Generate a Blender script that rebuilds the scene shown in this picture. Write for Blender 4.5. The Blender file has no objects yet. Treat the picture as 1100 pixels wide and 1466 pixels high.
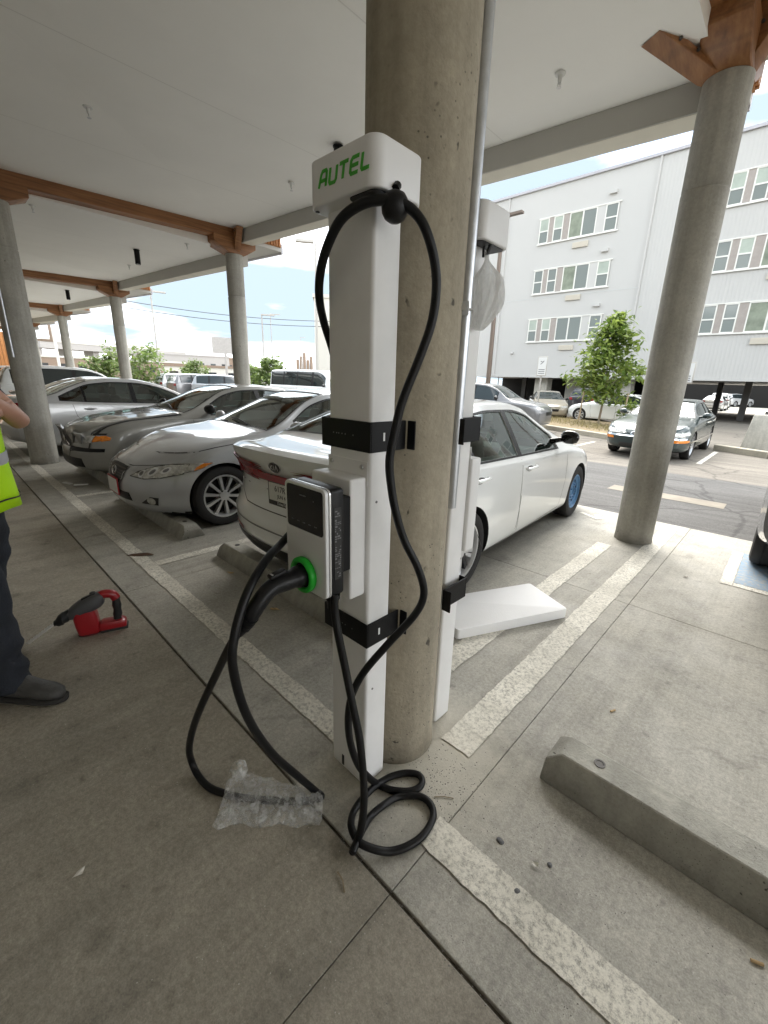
import bpy, bmesh, math, random
from mathutils import Vector, Matrix, noise as mnoise
from mathutils.bvhtree import BVHTree
from mathutils.geometry import delaunay_2d_cdt
random.seed(7)
R_ = math.radians
scn = bpy.context.scene
col = scn.collection

# ---------------------------------------------------------------- camera
cam_d = bpy.data.cameras.new('camera'); cam = bpy.data.objects.new('camera', cam_d); col.objects.link(cam)
cam_d.sensor_fit = 'HORIZONTAL'; cam_d.sensor_width = 36.0
cam_d.lens = 601.30 / 1100.0 * 36.0
cam_d.shift_x = -15.30 / 1100.0; cam_d.shift_y = -6.37 / 1100.0
cam_d.clip_start = 0.05; cam_d.clip_end = 20000
EYE = 1.45
cam.matrix_world = Matrix(((0.7304477, -0.2183903, 0.6471104, 0), (0.6821390, 0.1865995, -0.7070127, 0),
                           (0.0336542, 0.9578551, 0.2852737, EYE), (0, 0, 0, 1)))
scn.camera = cam

# ---------------------------------------------------------------- world and sun
SUN_AZ, SUN_EL = R_(-35), R_(52)          # azimuth from +Y towards +X
world = bpy.data.worlds.new('World'); scn.world = world; world.use_nodes = True
wn, wl = world.node_tree.nodes, world.node_tree.links
wn.clear()
w_out = wn.new('ShaderNodeOutputWorld'); w_bg = wn.new('ShaderNodeBackground')
w_sky = wn.new('ShaderNodeTexSky'); w_sky.sky_type = 'NISHITA'; w_sky.sun_disc = False
w_sky.sun_elevation = SUN_EL; w_sky.sun_rotation = SUN_AZ; w_sky.altitude = 1600; w_sky.air_density = 1.0; w_sky.dust_density = 1.5
w_tc = wn.new('ShaderNodeTexCoord'); w_map = wn.new('ShaderNodeMapping'); w_map.inputs['Scale'].default_value = (1, 1, 2.6)
w_map.inputs['Location'].default_value = (3.1, 0.35, 0.2)
w_n = wn.new('ShaderNodeTexNoise'); w_n.inputs['Scale'].default_value = 1.55; w_n.inputs['Detail'].default_value = 7; w_n.inputs['Roughness'].default_value = .55
w_r = wn.new('ShaderNodeValToRGB'); w_r.color_ramp.elements[0].position = .28; w_r.color_ramp.elements[1].position = .36
w_mix = wn.new('ShaderNodeMix'); w_mix.data_type = 'RGBA'; pass
wl.new(w_tc.outputs['Generated'], w_map.inputs['Vector']); wl.new(w_map.outputs['Vector'], w_n.inputs['Vector'])
wl.new(w_n.outputs['Fac'], w_r.inputs['Fac']); wl.new(w_r.outputs['Color'], w_mix.inputs['Factor'])
w_map2 = wn.new('ShaderNodeMapping'); w_map2.inputs['Scale'].default_value = (1, 1, 5.0); w_map2.inputs['Location'].default_value = (3.1, .35, .78)
w_n2 = wn.new('ShaderNodeTexNoise'); w_n2.inputs['Scale'].default_value = 1.1; w_n2.inputs['Detail'].default_value = 6; w_n2.inputs['Roughness'].default_value = .5
w_r2 = wn.new('ShaderNodeValToRGB'); e_ = w_r2.color_ramp.elements; e_[0].position = .45; e_[0].color = (1.15, 1.42, 1.66, 1); e_[1].position = .63; e_[1].color = (9.6, 9.7, 9.8, 1)
wl.new(w_tc.outputs['Generated'], w_map2.inputs['Vector']); wl.new(w_map2.outputs['Vector'], w_n2.inputs['Vector']); wl.new(w_n2.outputs['Fac'], w_r2.inputs['Fac']); wl.new(w_r2.outputs['Color'], w_mix.inputs['B'])
wl.new(w_sky.outputs['Color'], w_mix.inputs['A']); wl.new(w_mix.outputs['Result'], w_bg.inputs['Color'])
w_bg.inputs['Strength'].default_value = 0.10
wl.new(w_bg.outputs['Background'], w_out.inputs['Surface'])
sun_d = bpy.data.lights.new('sun', 'SUN'); sun_d.energy = 1.15; sun_d.angle = R_(45); sun_d.color = (1, .95, .88)
sun = bpy.data.objects.new('sun', sun_d); col.objects.link(sun)
sd = Vector((math.sin(SUN_AZ) * math.cos(SUN_EL), math.cos(SUN_AZ) * math.cos(SUN_EL), math.sin(SUN_EL)))
sun.rotation_euler = (-sd).to_track_quat('-Z', 'Y').to_euler(); sun.location = sd * 60
scn.view_settings.view_transform = 'Standard'; scn.view_settings.look = 'None'; scn.view_settings.gamma = 1
scn.view_settings.use_curve_mapping = False; scn.view_settings.exposure = 2.76
scn.cycles.use_denoising = True
scn.cycles.max_bounces = 12; scn.cycles.diffuse_bounces = 9; scn.cycles.glossy_bounces = 4; scn.cycles.transparent_max_bounces = 16
scn.cycles.caustics_reflective = False; scn.cycles.caustics_refractive = False; scn.cycles.sample_clamp_indirect = 6

# ---------------------------------------------------------------- materials
MATS = {}
def _nodes(name):
    m = bpy.data.materials.new(name); m.use_nodes = True; MATS[name] = m
    nt = m.node_tree; b = nt.nodes['Principled BSDF']
    return m, nt, b
def mat(name, c, rough=.5, metal=0., spec=.5, coat=0., var=0., vscale=6., bump=0., bscale=60., trans=0., alpha=1., rvar=0., ior=1.45, stretch=(1, 1, 1), emit=None):
    m, nt, b = _nodes(name); N, L = nt.nodes, nt.links
    b.inputs['Base Color'].default_value = (*c, 1); b.inputs['Roughness'].default_value = rough; b.inputs['Metallic'].default_value = metal
    b.inputs['Specular IOR Level'].default_value = spec; b.inputs['IOR'].default_value = ior
    b.inputs['Coat Weight'].default_value = coat; b.inputs['Coat Roughness'].default_value = .04
    b.inputs['Transmission Weight'].default_value = trans; b.inputs['Alpha'].default_value = alpha
    if emit: b.inputs['Emission Color'].default_value = (*emit[0], 1); b.inputs['Emission Strength'].default_value = emit[1]
    if var or bump or rvar:
        tc = N.new('ShaderNodeTexCoord'); mp = N.new('ShaderNodeMapping'); mp.inputs['Scale'].default_value = stretch
        L.new(tc.outputs['Object'], mp.inputs['Vector'])
    if var or rvar:
        n = N.new('ShaderNodeTexNoise'); n.inputs['Scale'].default_value = vscale; n.inputs['Detail'].default_value = 6; n.inputs['Roughness'].default_value = .62
        L.new(mp.outputs['Vector'], n.inputs['Vector'])
        if var:
            r = N.new('ShaderNodeValToRGB'); e = r.color_ramp.elements; e[0].position = .3; e[1].position = .7
            e[0].color = (*[x * (1 - var) for x in c], 1); e[1].color = (*[min(1, x * (1 + var)) for x in c], 1)
            L.new(n.outputs['Fac'], r.inputs['Fac']); L.new(r.outputs['Color'], b.inputs['Base Color'])
        if rvar:
            q = N.new('ShaderNodeMapRange'); q.inputs['To Min'].default_value = max(0, rough - rvar); q.inputs['To Max'].default_value = rough + rvar
            L.new(n.outputs['Fac'], q.inputs['Value']); L.new(q.outputs['Result'], b.inputs['Roughness'])
    if bump:
        n2 = N.new('ShaderNodeTexNoise'); n2.inputs['Scale'].default_value = bscale; n2.inputs['Detail'].default_value = 4
        L.new(mp.outputs['Vector'], n2.inputs['Vector'])
        bp = N.new('ShaderNodeBump'); bp.inputs['Strength'].default_value = bump; bp.inputs['Distance'].default_value = .01
        L.new(n2.outputs['Fac'], bp.inputs['Height']); L.new(bp.outputs['Normal'], b.inputs['Normal'])
    return m
def nz(nt, vec, scale, detail=5, rough=.6):
    n = nt.nodes.new('ShaderNodeTexNoise'); n.inputs['Scale'].default_value = scale; n.inputs['Detail'].default_value = detail; n.inputs['Roughness'].default_value = rough
    if vec is not None: nt.links.new(vec, n.inputs['Vector'])
    return n.outputs['Fac']
def ramp(nt, fac, stops):
    r = nt.nodes.new('ShaderNodeValToRGB'); e = r.color_ramp.elements
    while len(e) < len(stops): e.new(.5)
    for i, (p, c) in enumerate(stops):
        e[i].position = p; e[i].color = (*c, 1) if not isinstance(c, (int, float)) else (c, c, c, 1)
    nt.links.new(fac, r.inputs['Fac']); return r.outputs['Color']
def mixc(nt, fac, a, b, mode='MIX'):
    m = nt.nodes.new('ShaderNodeMix'); m.data_type = 'RGBA'; m.blend_type = mode
    for s, v in (('Factor', fac), ('A', a), ('B', b)):
        if isinstance(v, (int, float)): m.inputs[s].default_value = v
        elif isinstance(v, tuple): m.inputs[s].default_value = (*v, 1)
        else: nt.links.new(v, m.inputs[s])
    return m.outputs['Result']
def pos(nt, scale=(1, 1, 1), rot=0):
    g = nt.nodes.new('ShaderNodeNewGeometry'); mp = nt.nodes.new('ShaderNodeMapping'); mp.inputs['Scale'].default_value = scale; mp.inputs['Rotation'].default_value = (0, 0, rot)
    nt.links.new(g.outputs['Position'], mp.inputs['Vector']); return mp.outputs['Vector']
def objc(nt, scale=(1, 1, 1)):
    g = nt.nodes.new('ShaderNodeTexCoord'); mp = nt.nodes.new('ShaderNodeMapping'); mp.inputs['Scale'].default_value = scale
    nt.links.new(g.outputs['Object'], mp.inputs['Vector']); return mp.outputs['Vector']
def bump(nt, b, h, strength, dist=.01):
    bp = nt.nodes.new('ShaderNodeBump'); bp.inputs['Strength'].default_value = strength; bp.inputs['Distance'].default_value = dist
    nt.links.new(h, bp.inputs['Height']); nt.links.new(bp.outputs['Normal'], b.inputs['Normal'])

def floor_layers(nt, base=(.45, .432, .375)):
    p = pos(nt)
    big = ramp(nt, nz(nt, p, .9, 6, .65), [(.28, tuple(x * .74 for x in base)), (.5, base), (.75, tuple(x * 1.16 for x in base))])
    fine = ramp(nt, nz(nt, p, 60, 7, .8), [(.3, .66), (.7, 1.28)])
    c = mixc(nt, 1.0, big, fine, 'MULTIPLY')
    brush = ramp(nt, nz(nt, pos(nt, (70, 2.2, 1)), 1.0, 3, .6), [(.35, .88), (.65, 1.08)])
    c = mixc(nt, .35, c, brush, 'MULTIPLY')
    c = mixc(nt, .8, c, ramp(nt, nz(nt, p, 9, 6, .7), [(.3, .84), (.7, 1.12)]), 'MULTIPLY')
    c = mixc(nt, .75, c, ramp(nt, nz(nt, p, 210, 4, .8), [(.32, .68), (.68, 1.26)]), 'MULTIPLY')
    c = mixc(nt, .7, c, ramp(nt, nz(nt, p, 13, 5, .55), [(.62, 1.), (.74, .55)]), 'MULTIPLY')
    st = ramp(nt, nz(nt, p, 2.7, 7, .7), [(.56, 1.), (.72, .62)])
    c = mixc(nt, .85, c, st, 'MULTIPLY')
    # tyre and oil marks
    v = nt.nodes.new('ShaderNodeTexVoronoi'); v.inputs['Scale'].default_value = 1.7; v.inputs['Randomness'].default_value = 1
    nt.links.new(p, v.inputs['Vector'])
    oil = ramp(nt, v.outputs['Distance'], [(.03, .45), (.085, 1.)])
    c = mixc(nt, .55, c, oil, 'MULTIPLY')
    # tyre smears along the bays and pale drilling dust round the column foot
    sm = ramp(nt, nz(nt, pos(nt, (3.2, .22, 1)), 1.3, 5, .62), [(.50, 1.), (.68, .70)])
    c = mixc(nt, .75, c, sm, 'MULTIPLY')
    vd = nt.nodes.new('ShaderNodeVectorMath'); vd.operation = 'DISTANCE'; vd.inputs[1].default_value = (-.78, 1.12, 0); nt.links.new(p, vd.inputs[0])
    dm = nt.nodes.new('ShaderNodeMath'); dm.operation = 'ADD'; nt.links.new(vd.outputs['Value'], dm.inputs[0])
    dn = nt.nodes.new('ShaderNodeMath'); dn.operation = 'MULTIPLY'; dn.inputs[1].default_value = .55; nt.links.new(nz(nt, p, 6, 7, .7), dn.inputs[0]); nt.links.new(dn.outputs[0], dm.inputs[1])
    c = mixc(nt, ramp(nt, dm.outputs[0], [(.38, .8), (.72, 0.)]), c, (.56, .53, .45))
    # hairline cracks
    ck = nt.nodes.new('ShaderNodeTexVoronoi'); ck.feature = 'DISTANCE_TO_EDGE'; ck.inputs['Scale'].default_value = .42
    wv = nt.nodes.new('ShaderNodeMix'); wv.data_type = 'VECTOR'; wv.inputs['Factor'].default_value = .25; nn = nt.nodes.new('ShaderNodeTexNoise'); nn.inputs['Scale'].default_value = 2.5; nn.inputs['Detail'].default_value = 7
    nt.links.new(p, nn.inputs['Vector']); nt.links.new(p, wv.inputs['A']); nt.links.new(nn.outputs['Color'], wv.inputs['B']); nt.links.new(wv.outputs['Result'], ck.inputs['Vector'])
    c = mixc(nt, mixc(nt, 1., ramp(nt, ck.outputs['Distance'], [(.0006, .32), (.0022, 0.)]), ramp(nt, nz(nt, p, .8, 2), [(.5, 0.), (.6, 1.)]), 'MULTIPLY'), c, (.07, .06, .05))
    # pale grit
    v2 = nt.nodes.new('ShaderNodeTexVoronoi'); v2.inputs['Scale'].default_value = 46
    nt.links.new(p, v2.inputs['Vector'])
    gm = ramp(nt, nz(nt, p, 1.3, 3), [(.48, 0.), (.62, 1.)])
    sp = ramp(nt, v2.outputs['Distance'], [(.045, 1.), (.09, 0.)])
    c = mixc(nt, mixc(nt, 1.0, sp, gm, 'MULTIPLY'), c, (.62, .6, .55))
    return p, c
for fname, fbase in (('concrete_floor', (.43, .414, .365)), ('concrete_walk', (.335, .305, .25))):
  m, nt, b = _nodes(fname); p, c = floor_layers(nt, fbase)
  nt.links.new(c, b.inputs['Base Color']); b.inputs['Roughness'].default_value = .72
  nt.links.new(ramp(nt, nz(nt, p, 3, 5), [(.3, .55), (.7, .85)]), b.inputs['Roughness'])
  bump(nt, b, nz(nt, p, 120, 5, .7), .35, .004)
m, nt, b = _nodes('paint_line'); p, c = floor_layers(nt)
wear = ramp(nt, nz(nt, p, 60, 9, .9), [(.42, 0.), (.53, 1.)])
wear2 = ramp(nt, nz(nt, p, 2.2, 4, .6), [(.32, .45), (.62, 1.)])
pc = ramp(nt, nz(nt, p, 5, 6), [(.3, (.74, .71, .62)), (.7, (.90, .87, .78))])
nt.links.new(mixc(nt, mixc(nt, 1., wear, wear2, 'MULTIPLY'), c, pc), b.inputs['Base Color']); b.inputs['Roughness'].default_value = .7
bump(nt, b, nz(nt, p, 130, 4), .3, .003)
m, nt, b = _nodes('paint_blue'); p, c = floor_layers(nt)
wear = ramp(nt, nz(nt, p, 30, 8, .8), [(.40, .1), (.54, .92)])
nt.links.new(mixc(nt, wear, c, (.20, .31, .44)), b.inputs['Base Color']); b.inputs['Roughness'].default_value = .7
for aname, ak in (('asphalt', (.112, .109, .105)), ('asphalt_old', (.205, .184, .155))):
  m, nt, b = _nodes(aname); p = pos(nt)
  c = ramp(nt, nz(nt, pos(nt, (.35, 1., 1)), .55, 6, .6), [(.3, tuple(x * .78 for x in ak)), (.55, ak), (.75, tuple(x * 1.2 for x in ak))])
  c = mixc(nt, .9, c, ramp(nt, nz(nt, p, 45, 5, .8), [(.3, .6), (.7, 1.35)]), 'MULTIPLY')
  c = mixc(nt, .7, c, ramp(nt, nz(nt, pos(nt, (.5, 6, 1)), 1.1, 4, .6), [(.4, .74), (.6, 1.1)]), 'MULTIPLY')
  ck = nt.nodes.new('ShaderNodeTexVoronoi'); ck.feature = 'DISTANCE_TO_EDGE'; ck.inputs['Scale'].default_value = .55
  wv = nt.nodes.new('ShaderNodeMix'); wv.data_type = 'VECTOR'; wv.inputs['Factor'].default_value = .22; nn = nt.nodes.new('ShaderNodeTexNoise'); nn.inputs['Scale'].default_value = 2.2; nn.inputs['Detail'].default_value = 6
  nt.links.new(p, nn.inputs['Vector']); nt.links.new(p, wv.inputs['A']); nt.links.new(nn.outputs['Color'], wv.inputs['B']); nt.links.new(wv.outputs['Result'], ck.inputs['Vector'])
  c = mixc(nt, .7, c, ramp(nt, ck.outputs['Distance'], [(.004, .45), (.012, 1.)]), 'MULTIPLY')
  nt.links.new(c, b.inputs['Base Color']); b.inputs['Roughness'].default_value = .9
  bump(nt, b, nz(nt, p, 70, 4, .7), .6, .01)

def concrete(name, base, scale=1., pits=True, streak=True, few=0.):
    m, nt, b = _nodes(name); p = objc(nt)
    c = ramp(nt, nz(nt, p, 2.2 * scale, 6, .65), [(.3, tuple(x * .8 for x in base)), (.7, tuple(x * 1.14 for x in base))])
    c = mixc(nt, .7, c, ramp(nt, nz(nt, p, 40 * scale, 5, .75), [(.3, .8), (.7, 1.15)]), 'MULTIPLY')
    if streak: c = mixc(nt, .6, c, ramp(nt, nz(nt, objc(nt, (14, 14, .8)), 1., 4, .6), [(.38, .78), (.62, 1.06)]), 'MULTIPLY')
    h = nz(nt, p, 60 * scale, 4)
    if pits:
        v = nt.nodes.new('ShaderNodeTexVoronoi'); v.inputs['Scale'].default_value = 15 * scale
        w = nt.nodes.new('ShaderNodeMix'); w.data_type = 'VECTOR'; w.inputs['Factor'].default_value = .06
        nn = nt.nodes.new('ShaderNodeTexNoise'); nn.inputs['Scale'].default_value = 25; nt.links.new(p, nn.inputs['Vector'])
        nt.links.new(p, w.inputs['A']); nt.links.new(nn.outputs['Color'], w.inputs['B']); nt.links.new(w.outputs['Result'], v.inputs['Vector'])
        pit = ramp(nt, v.outputs['Distance'], [(.09, .25), (.17, 1.)])
        gate = ramp(nt, nz(nt, p, 5., 3), [(.45 - few, 0.), (.53 - few, 1.)])
        pit = mixc(nt, gate, pit, (1., 1., 1.))
        v3 = nt.nodes.new('ShaderNodeTexVoronoi'); v3.inputs['Scale'].default_value = 48 * scale; nt.links.new(p, v3.inputs['Vector'])
        p3 = mixc(nt, ramp(nt, nz(nt, p, 3.4, 3), [(.45 - few, 0.), (.55 - few, 1.)]), ramp(nt, v3.outputs['Distance'], [(.10, .4), (.17, 1.)]), (1., 1., 1.))
        pit = mixc(nt, 1., pit, p3, 'MULTIPLY')
        c = mixc(nt, 1., c, pit, 'MULTIPLY')
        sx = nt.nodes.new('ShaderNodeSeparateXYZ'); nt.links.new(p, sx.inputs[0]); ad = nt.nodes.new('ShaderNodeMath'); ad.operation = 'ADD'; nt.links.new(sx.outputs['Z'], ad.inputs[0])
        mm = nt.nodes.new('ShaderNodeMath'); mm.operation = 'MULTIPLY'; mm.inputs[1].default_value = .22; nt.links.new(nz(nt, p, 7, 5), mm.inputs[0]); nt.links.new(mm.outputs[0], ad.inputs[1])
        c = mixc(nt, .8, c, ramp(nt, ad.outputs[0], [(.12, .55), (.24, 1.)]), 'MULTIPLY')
        h = mixc(nt, 1., h, pit, 'MULTIPLY')
    nt.links.new(c, b.inputs['Base Color']); b.inputs['Roughness'].default_value = .8
    bump(nt, b, h, .5, .006); return m
concrete('concrete_column', (.355, .315, .24), few=.02); concrete('concrete_column_grey', (.41, .395, .35), few=.12); concrete('concrete_stop', (.44, .43, .38), 2.2, True); concrete('concrete_pale', (.52, .5, .44), .7, False)
concrete('concrete_kerb', (.46, .42, .34), .6, False, False)

m, nt, b = _nodes('timber'); p = objc(nt, (14, .9, 14))
c = ramp(nt, nz(nt, p, 1.6, 6, .6), [(.25, (.15, .060, .021)), (.5, (.27, .117, .042)), (.75, (.37, .178, .070))])
lam = nt.nodes.new('ShaderNodeTexWave'); lam.bands_direction = 'Z'; lam.inputs['Scale'].default_value = 3.2; lam.inputs['Distortion'].default_value = 0.
nt.links.new(objc(nt), lam.inputs['Vector'])
c = mixc(nt, .5, c, ramp(nt, lam.outputs['Fac'], [(.0, .55), (.12, 1.)]), 'MULTIPLY')
nt.links.new(c, b.inputs['Base Color']); b.inputs['Roughness'].default_value = .5; bump(nt, b, nz(nt, p, 3, 4), .2, .004)
mat('timber_slat', (.45, .19, .06), .55, var=.3, vscale=4, stretch=(8, 8, 1))
mat('timber_cladding', (.42, .2, .07), .55, var=.25, vscale=2, stretch=(8, 8, 1))
mat('ceiling_paint', (.92, .91, .87), .85, var=.03, vscale=.7, bump=.06, bscale=180)
mat('ceiling_joint', (.80, .79, .75), .85); mat('fascia_paint', (.52, .51, .475), .75, var=.04, vscale=1.2)
mat('soffit_cream', (.70, .67, .58), .75, var=.03)
mat('metal_trim', (.45, .44, .46), .45, .3)
mat('white_powder', (.79, .79, .79), .42, var=.035, vscale=9, rvar=.1, bump=.05, bscale=400)
mat('white_hood', (.78, .78, .785), .36, var=.015, vscale=3)
mat('black_powder', (.007, .007, .008), .45, spec=.25, bump=.08, bscale=300)
mat('black_rubber', (.006, .006, .0065), .42, spec=.32, var=.2, vscale=20)
mat('black_plastic', (.008, .008, .009), .4, spec=.35, bump=.05, bscale=250)
mat('black_gloss', (.006, .006, .007), .08, coat=.5)
mat('silver_plastic', (.68, .685, .69), .38, .15, bump=.03, bscale=500)
mat('silver_edge', (.72, .73, .74), .25, .7)
mat('green_ring', (.015, .42, .03), .4)
mat('green_letter', (.06, .42, .035), .45)
mat('green_letter_dark', (.02, .17, .015), .5)
mat('galvanised', (.55, .57, .6), .32, .85, var=.1, vscale=30)
mat('steel', (.6, .6, .6), .3, .9); mat('bit_steel', (.72, .71, .68), .35, .5)
mat('dark_steel', (.10, .095, .09), .5, .6)
mat('foam_white', (.86, .86, .87), .75, var=.03, vscale=5, bump=.12, bscale=90)
mat('foam_board', (.87, .875, .885), .7, var=.025, vscale=4, bump=.18, bscale=130)
mat('print_white', (.75, .75, .75), .5); mat('print_grey', (.16, .16, .165), .5); mat('print_black', (.02, .02, .02), .5); mat('print_red', (.42, .03, .04), .5)

def film(name, c, alpha, rough=.18, wrinkle=25, strength=.8):
    m, nt, b = _nodes(name); N, L = nt.nodes, nt.links
    b.inputs['Base Color'].default_value = (*c, 1); b.inputs['Roughness'].default_value = rough
    t = N.new('ShaderNodeBsdfTransparent'); x = N.new('ShaderNodeMixShader'); o = N['Material Output']
    p = objc(nt); f = ramp(nt, nz(nt, p, wrinkle, 5), [(.3, max(0, alpha - .2)), (.7, min(1, alpha + .2))])
    L.new(f, x.inputs['Fac']); L.new(t.outputs[0], x.inputs[1]); L.new(b.outputs[0], x.inputs[2]); L.new(x.outputs[0], o.inputs['Surface'])
    v = N.new('ShaderNodeTexVoronoi'); v.inputs['Scale'].default_value = wrinkle * 4; L.new(p, v.inputs['Vector'])
    bump(nt, b, v.outputs['Distance'], strength, .006); return m
film('bubble_film', (.93, .94, .93), .27, .10, 40)
m, nt, b = _nodes('bag_film'); N, L = nt.nodes, nt.links; b.inputs['Base Color'].default_value = (.93, .93, .92, 1); b.inputs['Roughness'].default_value = .22
tl = N.new('ShaderNodeBsdfTranslucent'); tl.inputs['Color'].default_value = (.93, .93, .92, 1); tr = N.new('ShaderNodeBsdfTransparent'); x1 = N.new('ShaderNodeMixShader'); x2 = N.new('ShaderNodeMixShader'); x1.inputs['Fac'].default_value = .45
p = objc(nt, (1, 1, .35)); L.new(b.outputs[0], x1.inputs[1]); L.new(tl.outputs[0], x1.inputs[2]); L.new(ramp(nt, nz(nt, p, 30, 5), [(.3, .45), (.7, .85)]), x2.inputs['Fac']); L.new(tr.outputs[0], x2.inputs[1]); L.new(x1.outputs[0], x2.inputs[2]); L.new(x2.outputs[0], N['Material Output'].inputs['Surface'])
bump(nt, b, nz(nt, p, 55, 6, .75), 1., .012)

def glass(name, tint, gloss_rough=.0, base=.06, tr=.75):
    m, nt, b = _nodes(name); N, L = nt.nodes, nt.links; o = N['Material Output']; N.remove(b)
    t = N.new('ShaderNodeBsdfTransparent'); t.inputs['Color'].default_value = (*[x * tr for x in tint], 1)
    g = N.new('ShaderNodeBsdfGlossy'); g.inputs['Roughness'].default_value = gloss_rough; g.inputs['Color'].default_value = (.92, .97, .96, 1)
    f = N.new('ShaderNodeFresnel'); f.inputs['IOR'].default_value = 1.6
    x = N.new('ShaderNodeMixShader')
    q = N.new('ShaderNodeMapRange'); q.inputs['From Max'].default_value = 1; q.inputs['To Min'].default_value = base; q.inputs['To Max'].default_value = 1.
    L.new(f.outputs[0], q.inputs['Value']); L.new(q.outputs['Result'], x.inputs['Fac']); L.new(t.outputs[0], x.inputs[1]); L.new(g.outputs[0], x.inputs[2]); L.new(x.outputs[0], o.inputs['Surface']); return m
glass('car_glass', (.62, .78, .74), 0, .10, .72); glass('windshield_glass', (.72, .84, .80), 0, .08, .78); glass('clear_lens', (.95, .95, .95), .02, .06, .92)
mat('dark_glass', (.02, .028, .03), .04, spec=.8, coat=.4)
mat('window_glass', (.20, .22, .20), .05, spec=.9, coat=.4)  # lightened base stands in for sky reflected in the panes
mat('far_glass', (.03, .035, .04), .08, spec=.7)
def paint(name, c, metal=0., flake=.02):
    return mat(name, c, .32 if metal else .28, metal, .5, 1.0, var=flake, vscale=1.5)
paint('paint_white', (.79, .81, .81)); paint('paint_pearl', (.44, .455, .475), .35); paint('paint_champagne', (.29, .29, .275), .4, .05)
paint('paint_silver', (.58, .59, .60), .45, .04); paint('paint_teal', (.018, .034, .034), .3); paint('paint_dark', (.03, .03, .034), .3)
paint('paint_red', (.30, .02, .02), .1); paint('paint_beige', (.33, .29, .225), .2); paint('paint_grey', (.2, .2, .205), .4)
mat('tyre', (.022, .021, .021), .8, bump=.2, bscale=80); mat('alloy', (.66, .67, .68), .28, .65); mat('alloy_dark', (.03, .03, .032), .4, .5)
mat('steel_blue', (.10, .23, .42), .45, var=.25, vscale=12); mat('chrome', (.75, .76, .77), .1, 1.)
mat('interior', (.035, .034, .033), .8); mat('interior_tan', (.25, .22, .18), .8); mat('underbody', (.012, .012, .012), .9)
mat('lamp_red', (.30, .010, .016), .22, coat=.35); mat('lamp_dark_red', (.24, .008, .013), .28, coat=.2); mat('lamp_amber', (.75, .22, .01), .15, coat=1.)
mat('lamp_clear', (.50, .50, .47), .15, .2, coat=1., var=.45, vscale=16); mat('lamp_white', (.75, .76, .77), .12, .3, coat=1.)
mat('siding_white', (.53, .522, .50), .6, var=.02, vscale=.3); mat('siding_grey', (.55, .56, .55), .6); mat('window_frame', (.76, .75, .70), .5)
mat('panel_taupe', (.36, .32, .29), .6, var=.08); mat('grille_beige', (.60, .555, .47), .6); mat('sky_pane', (.40, .45, .39), .7, var=.15, vscale=1.3); mat('curtain', (.24, .27, .21), .8, var=.3, vscale=2.)  # green-grey pane tone paints the bright sky reflected in the glass
mat('bounce_wall_paint', (.72, .68, .62), .8, var=.1); mat('patch_concrete', (.24, .215, .175), .85, var=.15, vscale=5); mat('joint_fill', (.11, .1, .082), .95, var=.4, vscale=40); mat('dark_void', (.02, .019, .018), .9); mat('pole_bronze', (.16, .125, .10), .5, .4); mat('sign_back', (.50, .47, .42), .5, .3); mat('sign_white', (.7, .7, .68), .5)  # pale wall tone made to bounce light; void is near-black for garage shade
mat('bark', (.20, .165, .12), .9, var=.25, vscale=14, bump=.4, bscale=30); mat('stake_wood', (.36, .28, .19), .8, var=.2)
mat('mulch', (.26, .2, .12), .95, var=.35, vscale=9, bump=.6, bscale=25); mat('far_grey', (.42, .40, .38), .8, var=.1); mat('far_brown', (.27, .20, .15), .8, var=.1)
mat('far_pale', (.62, .60, .54), .8); mat('hill', (.20, .235, .26), .95, var=.12, vscale=.002); mat('far_ground', (.25, .235, .205), .95, var=.2, vscale=.02)
mat('lamp_pole', (.42, .40, .37), .5, .3); mat('wire', (.08, .08, .08), .7); mat('brick_dark', (.16, .10, .075), .85, var=.2)
mat('skin', (.50, .27, .19), .5, var=.06, vscale=20); mat('denim', (.016, .019, .026), .9, var=.35, vscale=7, bump=.35, bscale=140)
mat('hivis', (.50, .86, .0), .65, var=.08, vscale=8, bump=.15, bscale=120, emit=None); mat('reflective', (.5, .5, .52), .4, .4); mat('shirt', (.022, .022, .026), .9, var=.2)
mat('boot_leather', (.055, .053, .050), .55, var=.3, vscale=14, bump=.3, bscale=70); mat('boot_sole', (.03, .028, .026), .85); mat('hair', (.035, .025, .018), .7)
mat('tool_red', (.30, .010, .015), .32, coat=.3, var=.1, vscale=12); mat('tool_grey', (.065, .065, .068), .5, bump=.1, bscale=120); mat('tool_black', (.015, .015, .015), .6)
mat('paper_tan', (.46, .33, .18), .8); mat('paper_white', (.72, .7, .64), .8); mat('twig', (.25, .2, .13), .9); mat('pebble', (.30, .29, .27), .8); mat('pebble_dark', (.12, .12, .125), .75); mat('leaf_dead', (.09, .05, .03), .8)
def leafmat(name, c1, c2):
    m, nt, b = _nodes(name); oi = nt.nodes.new('ShaderNodeNewGeometry')
    c = ramp(nt, oi.outputs['Random Per Island'], [(0., c1), (1., c2)]); nt.links.new(c, b.inputs['Base Color'])
    b.inputs['Roughness'].default_value = .5
    t = nt.nodes.new('ShaderNodeBsdfTranslucent'); nt.links.new(c, t.inputs['Color']); x = nt.nodes.new('ShaderNodeMixShader'); x.inputs['Fac'].default_value = .45
    nt.links.new(b.outputs[0], x.inputs[1]); nt.links.new(t.outputs[0], x.inputs[2]); nt.links.new(x.outputs[0], nt.nodes['Material Output'].inputs['Surface'])
leafmat('leaf', (.065, .12, .018), (.30, .38, .09)); leafmat('leaf_far', (.09, .15, .035), (.24, .31, .10)); leafmat('grass_dry', (.20, .17, .07), (.40, .34, .18))  # far leaves lightened to put distance haze in their colour

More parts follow.
